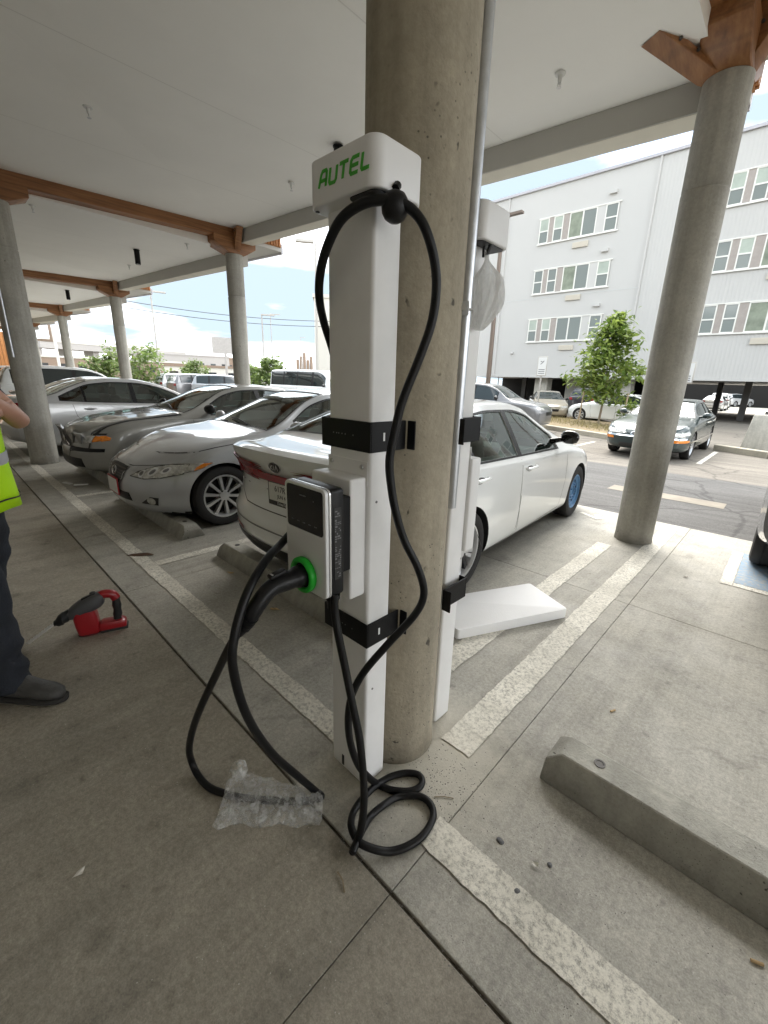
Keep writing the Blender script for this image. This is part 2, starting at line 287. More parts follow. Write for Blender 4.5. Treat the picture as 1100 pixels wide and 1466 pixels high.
# ---------------------------------------------------------------- object helpers
def link(o, parent=None):
    col.objects.link(o)
    if parent is not None: o.parent = parent
    return o
def tag(o, label, cat, group=None):
    o['label'] = label; o['category'] = cat
    if group: o['group'] = group
    return o
def thing(name, label, cat, loc=(0, 0, 0), rotz=0., group=None):
    o = bpy.data.objects.new(name, None); o.empty_display_size = .1; col.objects.link(o); o.location = loc; o.rotation_euler = (0, 0, rotz)
    return tag(o, label, cat, group)
def struct(o): o['kind'] = 'structure'; return o
def stuff(o): o['kind'] = 'stuff'; return o
def copy_tree(o, parent=None):
    c = o.copy(); col.objects.link(c)
    if parent is not None: c.parent = parent
    for ch in o.children: copy_tree(ch, c)
    return c

class MB:
    def __init__(s): s.v = []; s.f = []; s.mi = []
    def add(s, vs, fs, mi=0):
        k = len(s.v); s.v += [tuple(v) for v in vs]; s.f += [tuple(i + k for i in f) for f in fs]; s.mi += [mi] * len(fs); return s
    def box(s, c, d, M=None, mi=0):
        x, y, z = d[0] / 2, d[1] / 2, d[2] / 2
        vs = [Vector((a * x, b_ * y, e * z)) for e in (-1, 1) for a, b_ in ((-1, -1), (1, -1), (1, 1), (-1, 1))]
        if M is not None: vs = [M @ v for v in vs]
        vs = [v + Vector(c) for v in vs]
        return s.add(vs, [(3, 2, 1, 0), (4, 5, 6, 7), (0, 1, 5, 4), (1, 2, 6, 5), (2, 3, 7, 6), (3, 0, 4, 7)], mi)
    def bx(s, x0, x1, y0, y1, z0, z1, mi=0):
        return s.box(((x0 + x1) / 2, (y0 + y1) / 2, (z0 + z1) / 2), (abs(x1 - x0), abs(y1 - y0), abs(z1 - z0)), None, mi)
    def prism(s, poly, h0, h1, axis='z', mi=0):
        def P(a, b_, h): return {'z': (a, b_, h), 'y': (a, h, b_), 'x': (h, a, b_)}[axis]
        n = len(poly); vs = [P(a, b_, h0) for a, b_ in poly] + [P(a, b_, h1) for a, b_ in poly]
        fs = [tuple(range(n - 1, -1, -1)), tuple(range(n, 2 * n))] + [(i, (i + 1) % n, n + (i + 1) % n, n + i) for i in range(n)]
        return s.add(vs, fs, mi)
    def tube(s, pts, r, n=10, mi=0, caps=True, close=False):
        pts = [Vector(p) for p in pts]; N = len(pts); rr = r if isinstance(r, (list, tuple)) else [r] * N
        t0 = (pts[1] - pts[0]).normalized(); up = Vector((0, 0, 1)) if abs(t0.z) < .9 else Vector((1, 0, 0))
        u = t0.cross(up).normalized(); k = len(s.v); rings = []
        for i, p in enumerate(pts):
            if close: t = (pts[(i + 1) % N] - pts[i - 1]).normalized()
            else: t = (pts[min(i + 1, N - 1)] - pts[max(i - 1, 0)]).normalized()
            u = (u - t * u.dot(t)); u = u.normalized() if u.length > 1e-6 else t.orthogonal().normalized(); w = t.cross(u)
            rings.append([p + (u * math.cos(a) + w * math.sin(a)) * rr[i] for a in [2 * math.pi * j / n for j in range(n)]])
        vs = [q for rg in rings for q in rg]; fs = []
        for i in range(N if close else N - 1):
            for j in range(n):
                a, b_ = i * n + j, i * n + (j + 1) % n; i2 = (i + 1) % N
                fs.append((a, b_, i2 * n + (j + 1) % n, i2 * n + j))
        if caps and not close: fs += [tuple(range(n - 1, -1, -1)), tuple((N - 1) * n + j for j in range(n))]
        return s.add(vs, fs, mi)
    def cyl(s, p0, p1, r0, r1=None, n=20, mi=0): return s.tube([p0, p1], [r0, r0 if r1 is None else r1], n, mi)
    def lathe(s, prof, M=None, n=32, mi=0):      # prof (r, h) around local z
        M = M or Matrix.Identity(4); m_ = len(prof)
        vs = [M @ Vector((r * math.cos(2 * math.pi * j / n), r * math.sin(2 * math.pi * j / n), h)) for j in range(n) for r, h in prof]
        fs = [(j * m_ + i, ((j + 1) % n) * m_ + i, ((j + 1) % n) * m_ + i + 1, j * m_ + i + 1) for j in range(n) for i in range(m_ - 1)]
        return s.add(vs, fs, mi)
    def loft(s, rings, caps=True, closed=True, mi=0):
        n = len(rings[0]); vs = [q for rg in rings for q in rg]; fs = []
        for i in range(len(rings) - 1):
            for j in range(n if closed else n - 1):
                a, b_ = i * n + j, i * n + (j + 1) % n; fs.append((a, b_, b_ + n, a + n))
        if caps: fs += [tuple(range(n - 1, -1, -1)), tuple((len(rings) - 1) * n + j for j in range(n))]
        return s.add(vs, fs, mi)
    def mesh(s, name, mats, smooth=False, sharp=None, bevel=0., seg=2, fix=True):
        me = bpy.data.meshes.new(name); me.from_pydata(s.v, [], s.f)
        ms = mats if isinstance(mats, (list, tuple)) else [mats]
        for q in ms: me.materials.append(MATS[q])
        if len(ms) > 1: me.polygons.foreach_set('material_index', s.mi)
        if bevel or fix:
            bm = bmesh.new(); bm.from_mesh(me)
            if fix: bmesh.ops.recalc_face_normals(bm, faces=bm.faces)
            if bevel:
                es = [e for e in bm.edges if len(e.link_faces) == 2 and e.calc_face_angle(0) > .5]
                bmesh.ops.bevel(bm, geom=es, offset=bevel, segments=seg, profile=.5, affect='EDGES', clamp_overlap=True)
            bm.to_mesh(me); bm.free()
        if smooth or bevel:
            me.polygons.foreach_set('use_smooth', [True] * len(me.polygons))
            me.set_sharp_from_angle(angle=R_(sharp or 35))
        me.update(); return me
    def build(s, name, mats, parent=None, **k):
        o = bpy.data.objects.new(name, s.mesh(name, mats, **k)); return link(o, parent)

def catmull(pts, per=6, close=False):
    P = [Vector(p) for p in pts]; n = len(P); out = []
    for i in range(n if close else n - 1):
        p0 = P[i - 1] if (i or close) else P[0] * 2 - P[1]; p1 = P[i]; p2 = P[(i + 1) % n]
        p3 = P[(i + 2) % n] if (close or i + 2 < n) else P[-1] * 2 - P[-2]
        for k in range(per):
            t = k / per; t2, t3 = t * t, t * t * t
            out.append(.5 * ((2 * p1) + (-p0 + p2) * t + (2 * p0 - 5 * p1 + 4 * p2 - p3) * t2 + (-p0 + 3 * p1 - 3 * p2 + p3) * t3))
    if not close: out.append(P[-1])
    return out
def text_mesh(txt, size, depth=.001):
    cu = bpy.data.curves.new('t', 'FONT'); cu.body = txt; cu.size = size; cu.extrude = depth; cu.align_x = 'CENTER'; cu.align_y = 'CENTER'; cu.resolution_u = 3
    o = bpy.data.objects.new('t', cu); col.objects.link(o); dg = bpy.context.evaluated_depsgraph_get()
    me = bpy.data.meshes.new_from_object(o.evaluated_get(dg)); bpy.data.objects.remove(o); bpy.data.curves.remove(cu); return me
def text(name, txt, size, mname, M, parent, depth=.001):
    me = text_mesh(txt, size, depth); me.materials.clear(); me.materials.append(MATS[mname]); o = bpy.data.objects.new(name, me); link(o, parent); o.matrix_local = M; return o
def ribbon(mb, pts, w, depth, M, mi=0):
    """A flat stroke of width w through 2D points, extruded by depth, placed by M (local xy = letter plane)."""
    P = [Vector((*p, 0)) for p in pts]; n = len(P); L, Rr = [], []
    for i in range(n):
        d1 = (P[i] - P[i - 1]).normalized() if i else (P[1] - P[0]).normalized(); d2 = (P[i + 1] - P[i]).normalized() if i < n - 1 else d1
        nrm1 = Vector((-d1.y, d1.x, 0)); nrm2 = Vector((-d2.y, d2.x, 0)); mm = nrm1 + nrm2; mm = mm.normalized() if mm.length > 1e-5 else nrm1
        k = w / 2 / max(.35, mm.dot(nrm1)); L.append(P[i] + mm * k); Rr.append(P[i] - mm * k)
    for i in range(n - 1):
        q = [L[i], Rr[i], Rr[i + 1], L[i + 1]]
        vs = [M @ (v + Vector((0, 0, h))) for h in (0, depth) for v in q]
        mb.add(vs, [(4, 5, 6, 7), (3, 2, 1, 0), (0, 1, 5, 4), (1, 2, 6, 5), (2, 3, 7, 6), (3, 0, 4, 7)], mi)
def frame(o, x, y, z=None):
    x = Vector(x).normalized(); y = Vector(y).normalized(); z = x.cross(y)
    return Matrix(((x.x, y.x, z.x, o[0]), (x.y, y.y, z.y, o[1]), (x.z, y.z, z.z, o[2]), (0, 0, 0, 1)))
# ================================================================ ground
def sheet(name, x0, x1, y0, y1, z, m):
    o = MB().add([(x0, y0, z), (x1, y0, z), (x1, y1, z), (x0, y1, z)], [(0, 1, 2, 3)]).build(name, m); return struct(o)
sheet('ground', -6000, 6000, -3000, 9000, -.08, 'far_ground')
sheet('asphalt_road', -150, 60, 5.50, 9.4, -.034, 'asphalt'); sheet('parking_lot', -150, 60, 9.4, 60, -.034, 'asphalt_old'); sheet('rear_drive', -150, 60, -40, -6.98, -.034, 'asphalt')
sheet('patched_asphalt', -1.9, -.42, 7.0, 7.38, -.030, 'patch_concrete')
floor = struct(MB().bx(-47, 15.5, -7, 5.515, -.3, -.012).build('parking_floor', 'joint_fill'))
ys = [-6.8, -4.24, -1.79, .66, 3.11, 5.525]; xs = [-46.3 + 2.54 * k for k in range(25)]
off = -.565 - (xs[18] if False else -46.3 + 2.54 * 18)
xs = [x + off for x in xs]
slab_cache = {}
for i in range(len(xs) - 1):
    for j in range(len(ys) - 1):
        gx, g0, g1 = .0012, (.006 if abs(ys[j] - .66) < .01 else .0014), (.006 if abs(ys[j + 1] - .66) < .01 else .0014)
        key = (j,)
        if key not in slab_cache:
            w, d = 2.54 - 2 * gx, ys[j + 1] - g1 - ys[j] - g0
            mb = MB().bx(-w / 2, w / 2, -d / 2, d / 2, -.03, 0)
            slab_cache[key] = mb.mesh('slab', 'concrete_floor' if ys[j] > .6 else 'concrete_walk', bevel=.0018, seg=1)
        o = bpy.data.objects.new('slab', slab_cache[key]); link(o, floor)
        o.location = ((xs[i] + xs[i + 1]) / 2, (ys[j] + g0 + ys[j + 1] - g1) / 2, 0)
def line(name, poly, z=.004, m='paint_line', parent=floor):
    """painted marking with slightly irregular edges"""
    P = []
    n = len(poly)
    for i in range(n):
        a, b_ = Vector((*poly[i], 0)), Vector((*poly[(i + 1) % n], 0)); k = max(1, int((b_ - a).length / .025)); d = (b_ - a).normalized(); nr = Vector((-d.y, d.x, 0))
        for q in range(k):
            pp = a + (b_ - a) * q / k; c = pp + nr * (.006 * mnoise.noise(pp * 9) + .006 * mnoise.noise(pp * 31)); P.append((c.x, c.y, z))
    return MB().add(P, [tuple(range(len(P)))]).build(name, m, parent)
rect = lambda x0, x1, y0, y1: [(x0, y0), (x1, y0), (x1, y1), (x0, y1)]
line('painted_line', rect(-16, -1.075, .882, .984)); line('painted_line', rect(-.60, 5, .828, .945))
line('painted_line', rect(-3.51, -3.41, .990, 5.3)); line('painted_line', rect(-6.17, -6.07, .990, 5.3)); line('painted_line', rect(-11.6, -11.5, .990, 5.3)); line('painted_line', rect(-14.2, -14.1, .990, 5.3))
line('painted_line', rect(-.80, -.66, 1.22, 5.46)); line('painted_line', rect(-1.15, -1.02, 1.42, 4.26))
line('painted_line', rect(-.145, -.065, 4.04, 5.02)); line('painted_line', rect(-.062, 1.6, 4.04, 4.12)); line('painted_patch', rect(-.062, 1.6, 4.125, 5.02), .004, 'paint_blue')
line('painted_line', [(-1.66, 5.16), (-1.42, 5.03), (-1.38, 5.12), (-1.46, 5.24), (-1.5, 5.21), (-1.45, 5.12), (-1.64, 5.22)])
road_marks = [rect(-6.6, -6.5, 9.8, 12.6), rect(-4.2, -4.1, 9.2, 13.2), rect(-1.35, -1.25, 11.2, 14.0), rect(-.6, -.5, 15.4, 17.2)]
for q in road_marks: struct(line('road_marking', q, -.028, 'paint_line', None))

def wheel_stop(x0, x1, y0, label, hole=False):
    t = thing('wheel_stop', label, 'wheel stop', ((x0 + x1) / 2, y0 + .11, 0), 0, 'concrete wheel stops in the parking bays')
    L = (x1 - x0) / 2; d, h = .11, .118; tp = .058
    n = 40; rings = []
    for x in [-L, -L + .05] + [-L + .05 + (2 * L - .1) * i / 20 for i in range(1, 20)] + [L - .05, L]:
        e = min((x + L), (L - x)); hh = h if e > .05 else .075 + (h - .075) * e / .05
        j = lambda k: .0012 * mnoise.noise(Vector((x * 9 + x0, k * 3.1, 0)))
        w_ = tp + (d - tp) * .9 * (1 - (hh / h)) 
        rings.append([Vector(v) for v in ((x, -d, 0), (x, -d + .012 + j(1), .03), (x, -w_ + j(2), hh + j(3)), (x, w_ + j(4), hh + j(5)), (x, d - .012 + j(6), .03), (x, d, 0))])
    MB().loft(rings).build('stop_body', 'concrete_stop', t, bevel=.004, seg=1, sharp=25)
    for px in (-L + .17, L - .17):
        pin = MB().lathe([(.0, .001), (.012, .001), (.014, .003), (.020, .003), (.020, -.004)], Matrix.Translation((px, 0, h)), 14).build('anchor_pin', 'dark_steel', t)
    return t
wheel_stop(-.415, 1.42, 1.335, 'weathered concrete wheel stop alone in the empty bay beside the charging posts')
wheel_stop(-3.30, -1.47, 1.40, 'concrete wheel stop behind the rear bumper of the white sedan with red light bar')
wheel_stop(-5.70, -3.84, 1.325, 'concrete wheel stop under the nose of the pearl white sedan')
wheel_stop(-8.02, -6.16, 1.40, 'concrete wheel stop under the nose of the grey sedan with buckled bonnet')

# ================================================================ canopy
BAY, X0 = 7.85, -.93
YO, YI = 4.63, 1.10
def zc(k, x, y): d = (X0 - BAY * k) - x; return 3.86 + .0424 * d + (.044 * min(1.1, max(0, d / BAY)) - .010) * (y - 4.7)
canopy = thing('parking_canopy', 'long flat parking canopy with white ceiling panels and timber beams', 'canopy', (0, 0, 0))
for k in range(-2, 5):  # rightmost unseen bay added to cut the light from that end
    xr, xl = X0 - BAY * k, X0 - BAY * (k + 1)
    a, b_ = xl + .10, xr - .10
    def quadbox(x0, x1, y0, y1, lo, hi):
        vs = [(x, y, f(x, y)) for f in (lo, hi) for x, y in ((x0, y0), (x1, y0), (x1, y1), (x0, y1))]
        return MB().add(vs, [(3, 2, 1, 0), (4, 5, 6, 7), (0, 1, 5, 4), (1, 2, 6, 5), (2, 3, 7, 6), (3, 0, 4, 7)])
    Z = lambda d: (lambda x, y: zc(k, x, y) + d)
    quadbox(a, b_, -3.7, 4.72, Z(0), Z(.36)).build('ceiling_panel', 'ceiling_paint', canopy)
    quadbox(a, b_, 4.70, 4.98, Z(-.225), Z(-.002)).build('edge_beam', 'fascia_paint', canopy)
    quadbox(a + .01, b_ - .01, 4.715, 4.97, Z(-.229), Z(-.2255)).build('edge_beam_soffit', 'soffit_cream', canopy)
    quadbox(a - .1, b_ + .1, 4.90, 5.72, Z(.19), Z(.30)).build('eave', 'fascia_paint', canopy)
    quadbox(a - .1, b_ + .1, 5.722, 5.765, Z(.155), Z(.34)).build('eave_trim', 'metal_trim', canopy)
    for q in range(1, 4):
        xx = xl + BAY * q / 4; MB().add([(xx - .006, -3.5, zc(k, xx - .006, -3.5) - .0015), (xx + .006, -3.5, zc(k, xx + .006, -3.5) - .0015), (xx + .006, 4.69, zc(k, xx + .006, 4.69) - .0015), (xx - .006, 4.69, zc(k, xx - .006, 4.69) - .0015)], [(0, 1, 2, 3)]).build('panel_joint', 'ceiling_joint', canopy)
    # timber cross beam standing at the left end of the bay
    zb_ = lambda y, d: 3.865 + .031 * y + d
    vs = [(xl + sx, y, zb_(y, d)) for d in (0, .30) for sx, y in ((-.11, -3.6), (.11, -3.6), (.11, 4.95), (-.11, 4.95))]
    MB().add(vs, [(3, 2, 1, 0), (4, 5, 6, 7), (0, 1, 5, 4), (1, 2, 6, 5), (2, 3, 7, 6), (3, 0, 4, 7)]).build('beam', 'timber', canopy, bevel=.006, seg=1)
    for yc in (YO, YI):
        zt = 3.75 if yc == YO else 3.69
        top = zb_(yc, .02)
        poly = [(yc - .46, top), (yc - .46, top - .13), (yc - .17, zt + .004), (yc + .17, zt + .004), (yc + .40, top - .13), (yc + .40, top)]
        MB().prism(poly, xl - .15, xl + .15, 'x').build('corbel', 'timber', canopy, bevel=.008, seg=1)
        for s in (-1, 1):
            kk = k if s > 0 else k + 1
            lng = 1. if (s > 0 or k == -1) else .58; xt, yt = (xl + s * .42 * lng, yc - .62 * lng) if s < 0 else (xl + .40, yc - .05); ztop = zc(kk, xt, yt) - .004
            P = Vector((xl + s * .12, yc - (.13 if s < 0 else .0), zt + .03)); Q = Vector((xt, yt, ztop)); d = (Q - P); hd = Vector((d.x, d.y, 0)).normalized(); sd2 = Vector((-hd.y, hd.x, 0)) * (.085 if k == -1 else .06)
            lo = [P - Vector((0, 0, .03)) - hd * .12, P - Vector((0, 0, .03)), Q, Q - hd * (.26 if k == -1 else .19)]
            vs = [q - sd2 for q in lo] + [q + sd2 for q in lo]
            MB().add(vs, [(0, 1, 2, 3), (7, 6, 5, 4), (0, 4, 5, 1), (1, 5, 6, 2), (2, 6, 7, 3), (3, 7, 4, 0)]).build('strut', 'timber', canopy, bevel=.005, seg=1)
            for f in (.25, .55, .85):
                c = P.lerp(Q, f) - hd * .10 - sd2 * 1.02 * (1 if s > 0 else -1); MB().cyl(c, c - sd2.normalized() * .012 * (1 if s > 0 else -1), .012, n=10).build('bolt', 'dark_steel', canopy)
    # slatted infill in the step between two roof levels
    z0, z1 = zc(k + 1, xl, 5.3) + .31, zc(k, xl, 5.3) + .18
    MB().bx(xl + .0, xl + .02, 4.95, 5.70, z0 - .05, z1 + .02).build('infill_board', 'timber_cladding', canopy)
    for q in range(11):
        yy = 4.98 + q * .066; MB().bx(xl + .02, xl + .05, yy, yy + .042, z0 - .04, z1 + .015).build('slat', 'timber_slat', canopy)

struct(MB().bx(-47, 14.7, -3.8, -3.52, 0, 4.6).build('unseen_bounce_wall', 'bounce_wall_paint'))  # unseen wall added behind the camera to block and bounce light
# ceiling fittings
for (x, y, lab) in ((-4.45, 3.70, 'black cylinder downlight hanging behind the nearest charging post head'), (-10.9, 3.56, 'black cylinder downlight hanging in the second canopy bay'),
                    (-17.75, 3.62, 'black cylinder downlight hanging in the third canopy bay'), (-25.4, 3.62, 'black cylinder downlight hanging in the fourth canopy bay')):
    k = int((X0 - x) // BAY); z = zc(k, x, y); t = thing('downlight', lab, 'downlight', (x, y, z), 0, 'cylinder downlights under the canopy')
    MB().lathe([(0, 0), (.062, 0), (.062, -.012), (.052, -.014), (.052, -.27), (.047, -.275), (.047, -.262), (0, -.262)], n=24).build('housing', 'black_powder', t, smooth=True)
    MB().lathe([(0, -.264), (.044, -.264), (.044, -.268), (0, -.268)], n=20).build('lens', 'sign_white', t, smooth=True)
for (x, y, lab) in ((-5.9, 1.64, 'small white sprinkler head high on the ceiling far from any beam'), (-2.0, 4.0, 'small sprinkler head on the ceiling close to the leaning right column'), (-5.8, 3.98, 'small sprinkler head on the ceiling near the charging post head'),
                    (-9.4, 1.65, 'small sprinkler head beside the timber bracket of the inner column'), (-9.3, 3.95, 'small sprinkler head beneath the nearest timber beam by its outer column'), (-12.9, 4.0, 'small sprinkler head in the second canopy bay near its downlight')):
    k = int((X0 - x) // BAY); z = zc(k, x, y); t = thing('sprinkler_head', lab, 'sprinkler', (x, y, z), 0, 'sprinkler heads under the canopy')
    MB().lathe([(0, 0), (.045, 0), (.04, -.01), (.018, -.014), (.016, -.05), (.010, -.06), (0, -.06)], n=16).build('escutcheon', 'sign_white', t, smooth=True)
    mb = MB().lathe([(0, -.06), (.008, -.06), (.006, -.075), (.0, -.075)], n=10); mb.tube([(-.011, 0, -.058), (-.014, 0, -.075), (-.004, 0, -.092)], .0025, 6); mb.tube([(.011, 0, -.058), (.014, 0, -.075), (.004, 0, -.092)], .0025, 6); mb.lathe([(0, -.090), (.019, -.092), (.019, -.095), (0, -.095)], n=14)
    mb.build('nozzle', 'steel', t, smooth=True)

# ---------------------------------------------------------------- columns
def column(x, y, zt, label, r=.165, seam=2.9, cat='column', m='concrete_column_grey'):
    t = thing('concrete_column', label, cat, (x, y, 0), random.random() * 6, 'round concrete columns of the canopy')
    prof = [(0, 0), (r + .004, 0), (r + .003, .03), (r, .06), (r, seam - .012), (r - .008, seam - .006), (r - .008, seam + .006), (r - .0015, seam + .012), (r - .0015, zt), (0, zt)]
    n = 48; mb = MB()
    zz = [q for q in prof]
    mb.lathe(prof, n=n); mb.build('shaft', m, t, smooth=True, sharp=50)
    return t
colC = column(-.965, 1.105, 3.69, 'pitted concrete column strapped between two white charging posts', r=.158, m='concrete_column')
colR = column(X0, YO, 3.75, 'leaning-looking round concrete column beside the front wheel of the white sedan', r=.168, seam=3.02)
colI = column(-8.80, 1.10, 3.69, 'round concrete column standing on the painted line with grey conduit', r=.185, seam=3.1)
column(-8.78, YO, 3.75, 'round concrete column behind the roofs of the pearl sedan and grey sedan', r=.165, seam=3.0)
column(-16.63, YO, 3.75, 'round concrete column rising behind the silver sedan roof, second along the outer edge', r=.165)
column(-24.48, YO, 3.75, 'round concrete column third along the outer edge near the viaduct', r=.165)
column(-32.33, YO, 3.75, 'far concrete column at the end of the outer edge', r=.165)
for k in (2, 3, 4): column(-8.80 - BAY * (k - 1), 1.10, 3.69, 'inner concrete column hidden far along the row of cars', r=.165)
# conduits
t = thing('conduit_pipe', 'galvanised conduit clamped to the pitted column beside the second charging post', 'conduit', (-.845, 1.226, 1.02))
MB().tube([(0, 0, 0), (0, 0, 2.72)], .0195, 18).build('pipe', 'galvanised', t, smooth=True)
for z in (.66, 2.1):
    MB().tube([(math.cos(a) * .0225, math.sin(a) * .0225, z) for a in [R_(q) for q in range(-60, 180, 20)]], .004, 6).build('clamp', 'steel', t, smooth=True)
    MB().box((.014, -.036, z), (.040, .008, .040), Matrix.Rotation(R_(35), 3, 'Z')).build('clamp_tab', 'galvanised', t, bevel=.002)
    MB().cyl((.022, -.044, z), (.028, -.053, z), .009, n=8).build('clamp_bolt', 'steel', t)
t = thing('conduit_pipe', 'grey conduit running down the round column by the silver sedan', 'conduit', (-8.665, .965, 1.62))
MB().tube([(0, 0, 0), (0, 0, 1.6), (.0, 0, 1.95), (-.05, .05, 2.06)], .016, 14).build('pipe', 'galvanised', t, smooth=True)

# ================================================================ apartment building opposite
D = 28.5
ab = thing('apartment_building', 'white corrugated apartment block raised over an open garage', 'building', (0, D, 0))
mb = MB().bx(-21, 14, 0, 17, 2.2, 13.28); mb.build('wall', 'siding_white', ab)
MB().bx(-21.1, 14.1, -.12, 17.1, 13.28, 13.42).build('parapet', 'metal_trim', ab)
# vertical ribs of the siding: smooth bay from -16.7 to -7.96, ribbed beyond
def ribs(x0, x1, name, step=.30, dep=.035, w=.5):
    mb = MB(); x = x0
    while x < x1:
        mb.add([(x, -.003, 2.2), (x + step * .18, -dep, 2.2), (x + step * w, -dep, 2.2), (x + step * (w + .18), -.003, 2.2), (x, -.003, 13.27), (x + step * .18, -dep, 13.27), (x + step * w, -dep, 13.27), (x + step * (w + .18), -.003, 13.27)],
               [(0, 1, 5, 4), (1, 2, 6, 5), (2, 3, 7, 6)]); x += step
    return stuff(mb.build(name, 'siding_white', ab))
ribs(-7.9, 14, 'siding_ribs', .17, .010); ribs(-20.95, -16.8, 'siding_ribs', .17, .010); ribs(-16.6, -8.05, 'siding_ribs', .30, .004)
for x in (-16.72, -7.98): MB().bx(x - .05, x + .05, -.09, -.004, 2.2, 13.27).build('corner_trim', 'siding_white', ab)
MB().bx(-21, 14, -.06, 0, 2.10, 2.196).build('base_trim', 'siding_white', ab)
for z in (7.05,): MB().bx(-16.66, -8.04, -.013, -.004, z, z + .03).build('panel_joint', 'siding_grey', ab)
def window_group(x0, z0, h, W=4.72, mirrored=False):
    d0 = -.075; e = -.05
    t = ab
    def fr(a0, a1, c0, c1, y0=d0, y1=e, m='window_frame', n='window_frame'): 
        return MB().bx(x0 + a0, x0 + a1, y0, y1, z0 + c0, z0 + c1).build(n, m, t)
    fr(-.06, W + .06, -.07, 0, -.10); fr(-.06, W + .06, h, h + .06, -.09)
    def pane(a0, a1, c0, c1, m): MB().bx(x0 + a0, x0 + a1, -.055, -.047, z0 + c0, z0 + c1).build('window_pane', m, t)
    def sash(a0, a1):
        for q in ((a0, a0 + .06, 0, h), (a1 - .06, a1, 0, h), (a0 + .06, a1 - .06, h * .47, h * .47 + .07), (a0 + .06, a1 - .06, 0, .05), (a0 + .06, a1 - .06, h - .05, h)): fr(*q)
        pane(a0 + .06, a1 - .06, h * .47 + .07, h - .05, random.choice(['sky_pane', 'window_glass'])); pane(a0 + .06, a1 - .06, .05, h * .47, 'window_glass')
    def slider(a0, a1):
        mid = (a0 + a1) / 2
        for q in ((a0, a0 + .06, 0, h), (a1 - .06, a1, 0, h), (mid - .04, mid + .04, 0, h), (a0 + .06, mid - .04, 0, .05), (mid + .04, a1 - .06, 0, .05), (a0 + .06, mid - .04, h - .05, h), (mid + .04, a1 - .06, h - .05, h)): fr(*q)
        pane(a0 + .06, mid - .04, .05, h - .05, random.choice(['curtain', 'window_glass', 'curtain'])); pane(mid + .04, a1 - .06, .05, h - .05, random.choice(['sky_pane', 'sky_pane', 'window_glass']))
    sash(0, .62); fr(.62, .92, 0, h, -.06, m='panel_taupe', n='infill_panel'); sash(.92, 1.52); fr(1.52, 1.9, 0, h, -.06, m='panel_taupe', n='infill_panel')
    slider(1.9, 3.5); fr(3.5, 3.96, 0, h, -.06, m='siding_white', n='infill_panel'); sash(3.96, 4.66)
    g = MB().bx(x0 + 2.28, x0 + 3.2, -.10, -.03, z0 - .58, z0 - .28).build('vent_grille', 'grille_beige', t)
    sl = MB()
    for q in range(6): sl.bx(x0 + 2.30, x0 + 3.18, -.108, -.10, z0 - .555 + q * .045, z0 - .555 + q * .045 + .02)
    sl.build('vent_louvre', 'grille_beige', t)
    for a in (.78, 1.72):                                   # rain streaks under the sill joints
        pass
for i, z0 in enumerate((10.22, 7.32, 4.40)):
    window_group(-14.40, z0, 1.38)
    # right-hand bay group, mirrored layout: sash, taupe panel, wide slider, white panel, sash
    window_group(-4.70, z0 + .05, 1.38)
    window_group(4.6, z0 + .05, 1.38)
    MB().bx(-10.35, -9.95, -.16, -.012, z0 + 1.85, z0 + 2.02).build('wall_light', 'siding_white', ab)
MB().lathe([(0, 0), (.09, 0), (.09, .08), (.05, .13), (0, .13)], Matrix.Translation((-15.4, -.02, 3.7)) @ Matrix.Rotation(R_(90), 4, 'X'), 14).build('camera_dome', 'siding_white', ab, smooth=True)
# garage storey: piers, steel posts, rear wall
for x in (-20.3, -13.4, -8.1, 1.2, 7): MB().bx(x - .45, x + .45, .8, 1.6, -.03, 2.2).build('garage_pier', 'concrete_pale', ab)
for x, y in ((-6.2, 4.5), (-4.2, 9.5), (-2.3, 4.), (-10.5, 6), (-16, 3.6), (3, 6)): MB().bx(x - .16, x + .16, y - .16, y + .16, -.03, 2.2).build('garage_post', 'dark_steel', ab)
MB().bx(-21, -6.9, 9.0, 9.2, -.03, 2.2).build('garage_back_wall', 'dark_void', ab)  # near-black wall paints the shaded depth of the garage
MB().bx(-12.2, -9.9, 2.2, 2.3, -.03, 2.2).build('garage_screen', 'concrete_pale', ab)
for x in (-18.9, -17.9, -16.9): MB().bx(x, x + .05, 1.0, 1.05, -.03, 2.2).build('garage_rail', 'siding_white', ab)
sheet('courtyard_pavement', -6.85, 14, 45.6, 70, -.028, 'concrete_pale')
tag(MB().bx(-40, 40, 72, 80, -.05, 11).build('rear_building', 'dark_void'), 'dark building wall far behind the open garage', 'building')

# pole, signs, plinth, island
def sgn(x, y, z0, z1, w, lab, rz=0):
    t = thing('parking_sign', lab, 'sign', (x, y, -.03), rz)
    MB().bx(-.03, .03, -.02, .02, 0, z1).build('post', 'lamp_pole', t)
    MB().bx(-w / 2, w / 2, -.032, -.024, z0, z1).build('plate', 'sign_back', t, bevel=.02, seg=2)
    MB().bx(-w / 2 + .03, w / 2 - .03, -.036, -.033, z0 + .03, z1 - .03).build('face', 'sign_white', t)
    mb = MB(); h = z1 - z0
    for i, f in enumerate((.12, .22, .32)): mb.bx(-w * .32, w * .32, -.0385, -.0365, z0 + h * f, z0 + h * f + .025)
    mb.build('lettering', 'print_grey', t)
    mb = MB(); ribbon(mb, [(-.07, -.06), (.0, .0), (.07, .08)], .03, .002, frame((0, -.0365, z0 + h * .68), (1, 0, 0), (0, 0, 1))); ribbon(mb, [(-.08, .06), (-.01, .05)], .03, .002, frame((0, -.0366, z0 + h * .68), (1, 0, 0), (0, 0, 1)))
    mb.build('symbol', 'print_grey', t)
sgn(-8.15, 17.75, 1.95, 2.72, .42, 'parking sign on a thin post in front of the apartment block, left of the tree')
sgn(-2.62, 15.5, 1.75, 2.35, .42, 'parking sign on a post beside the dark green sedan')
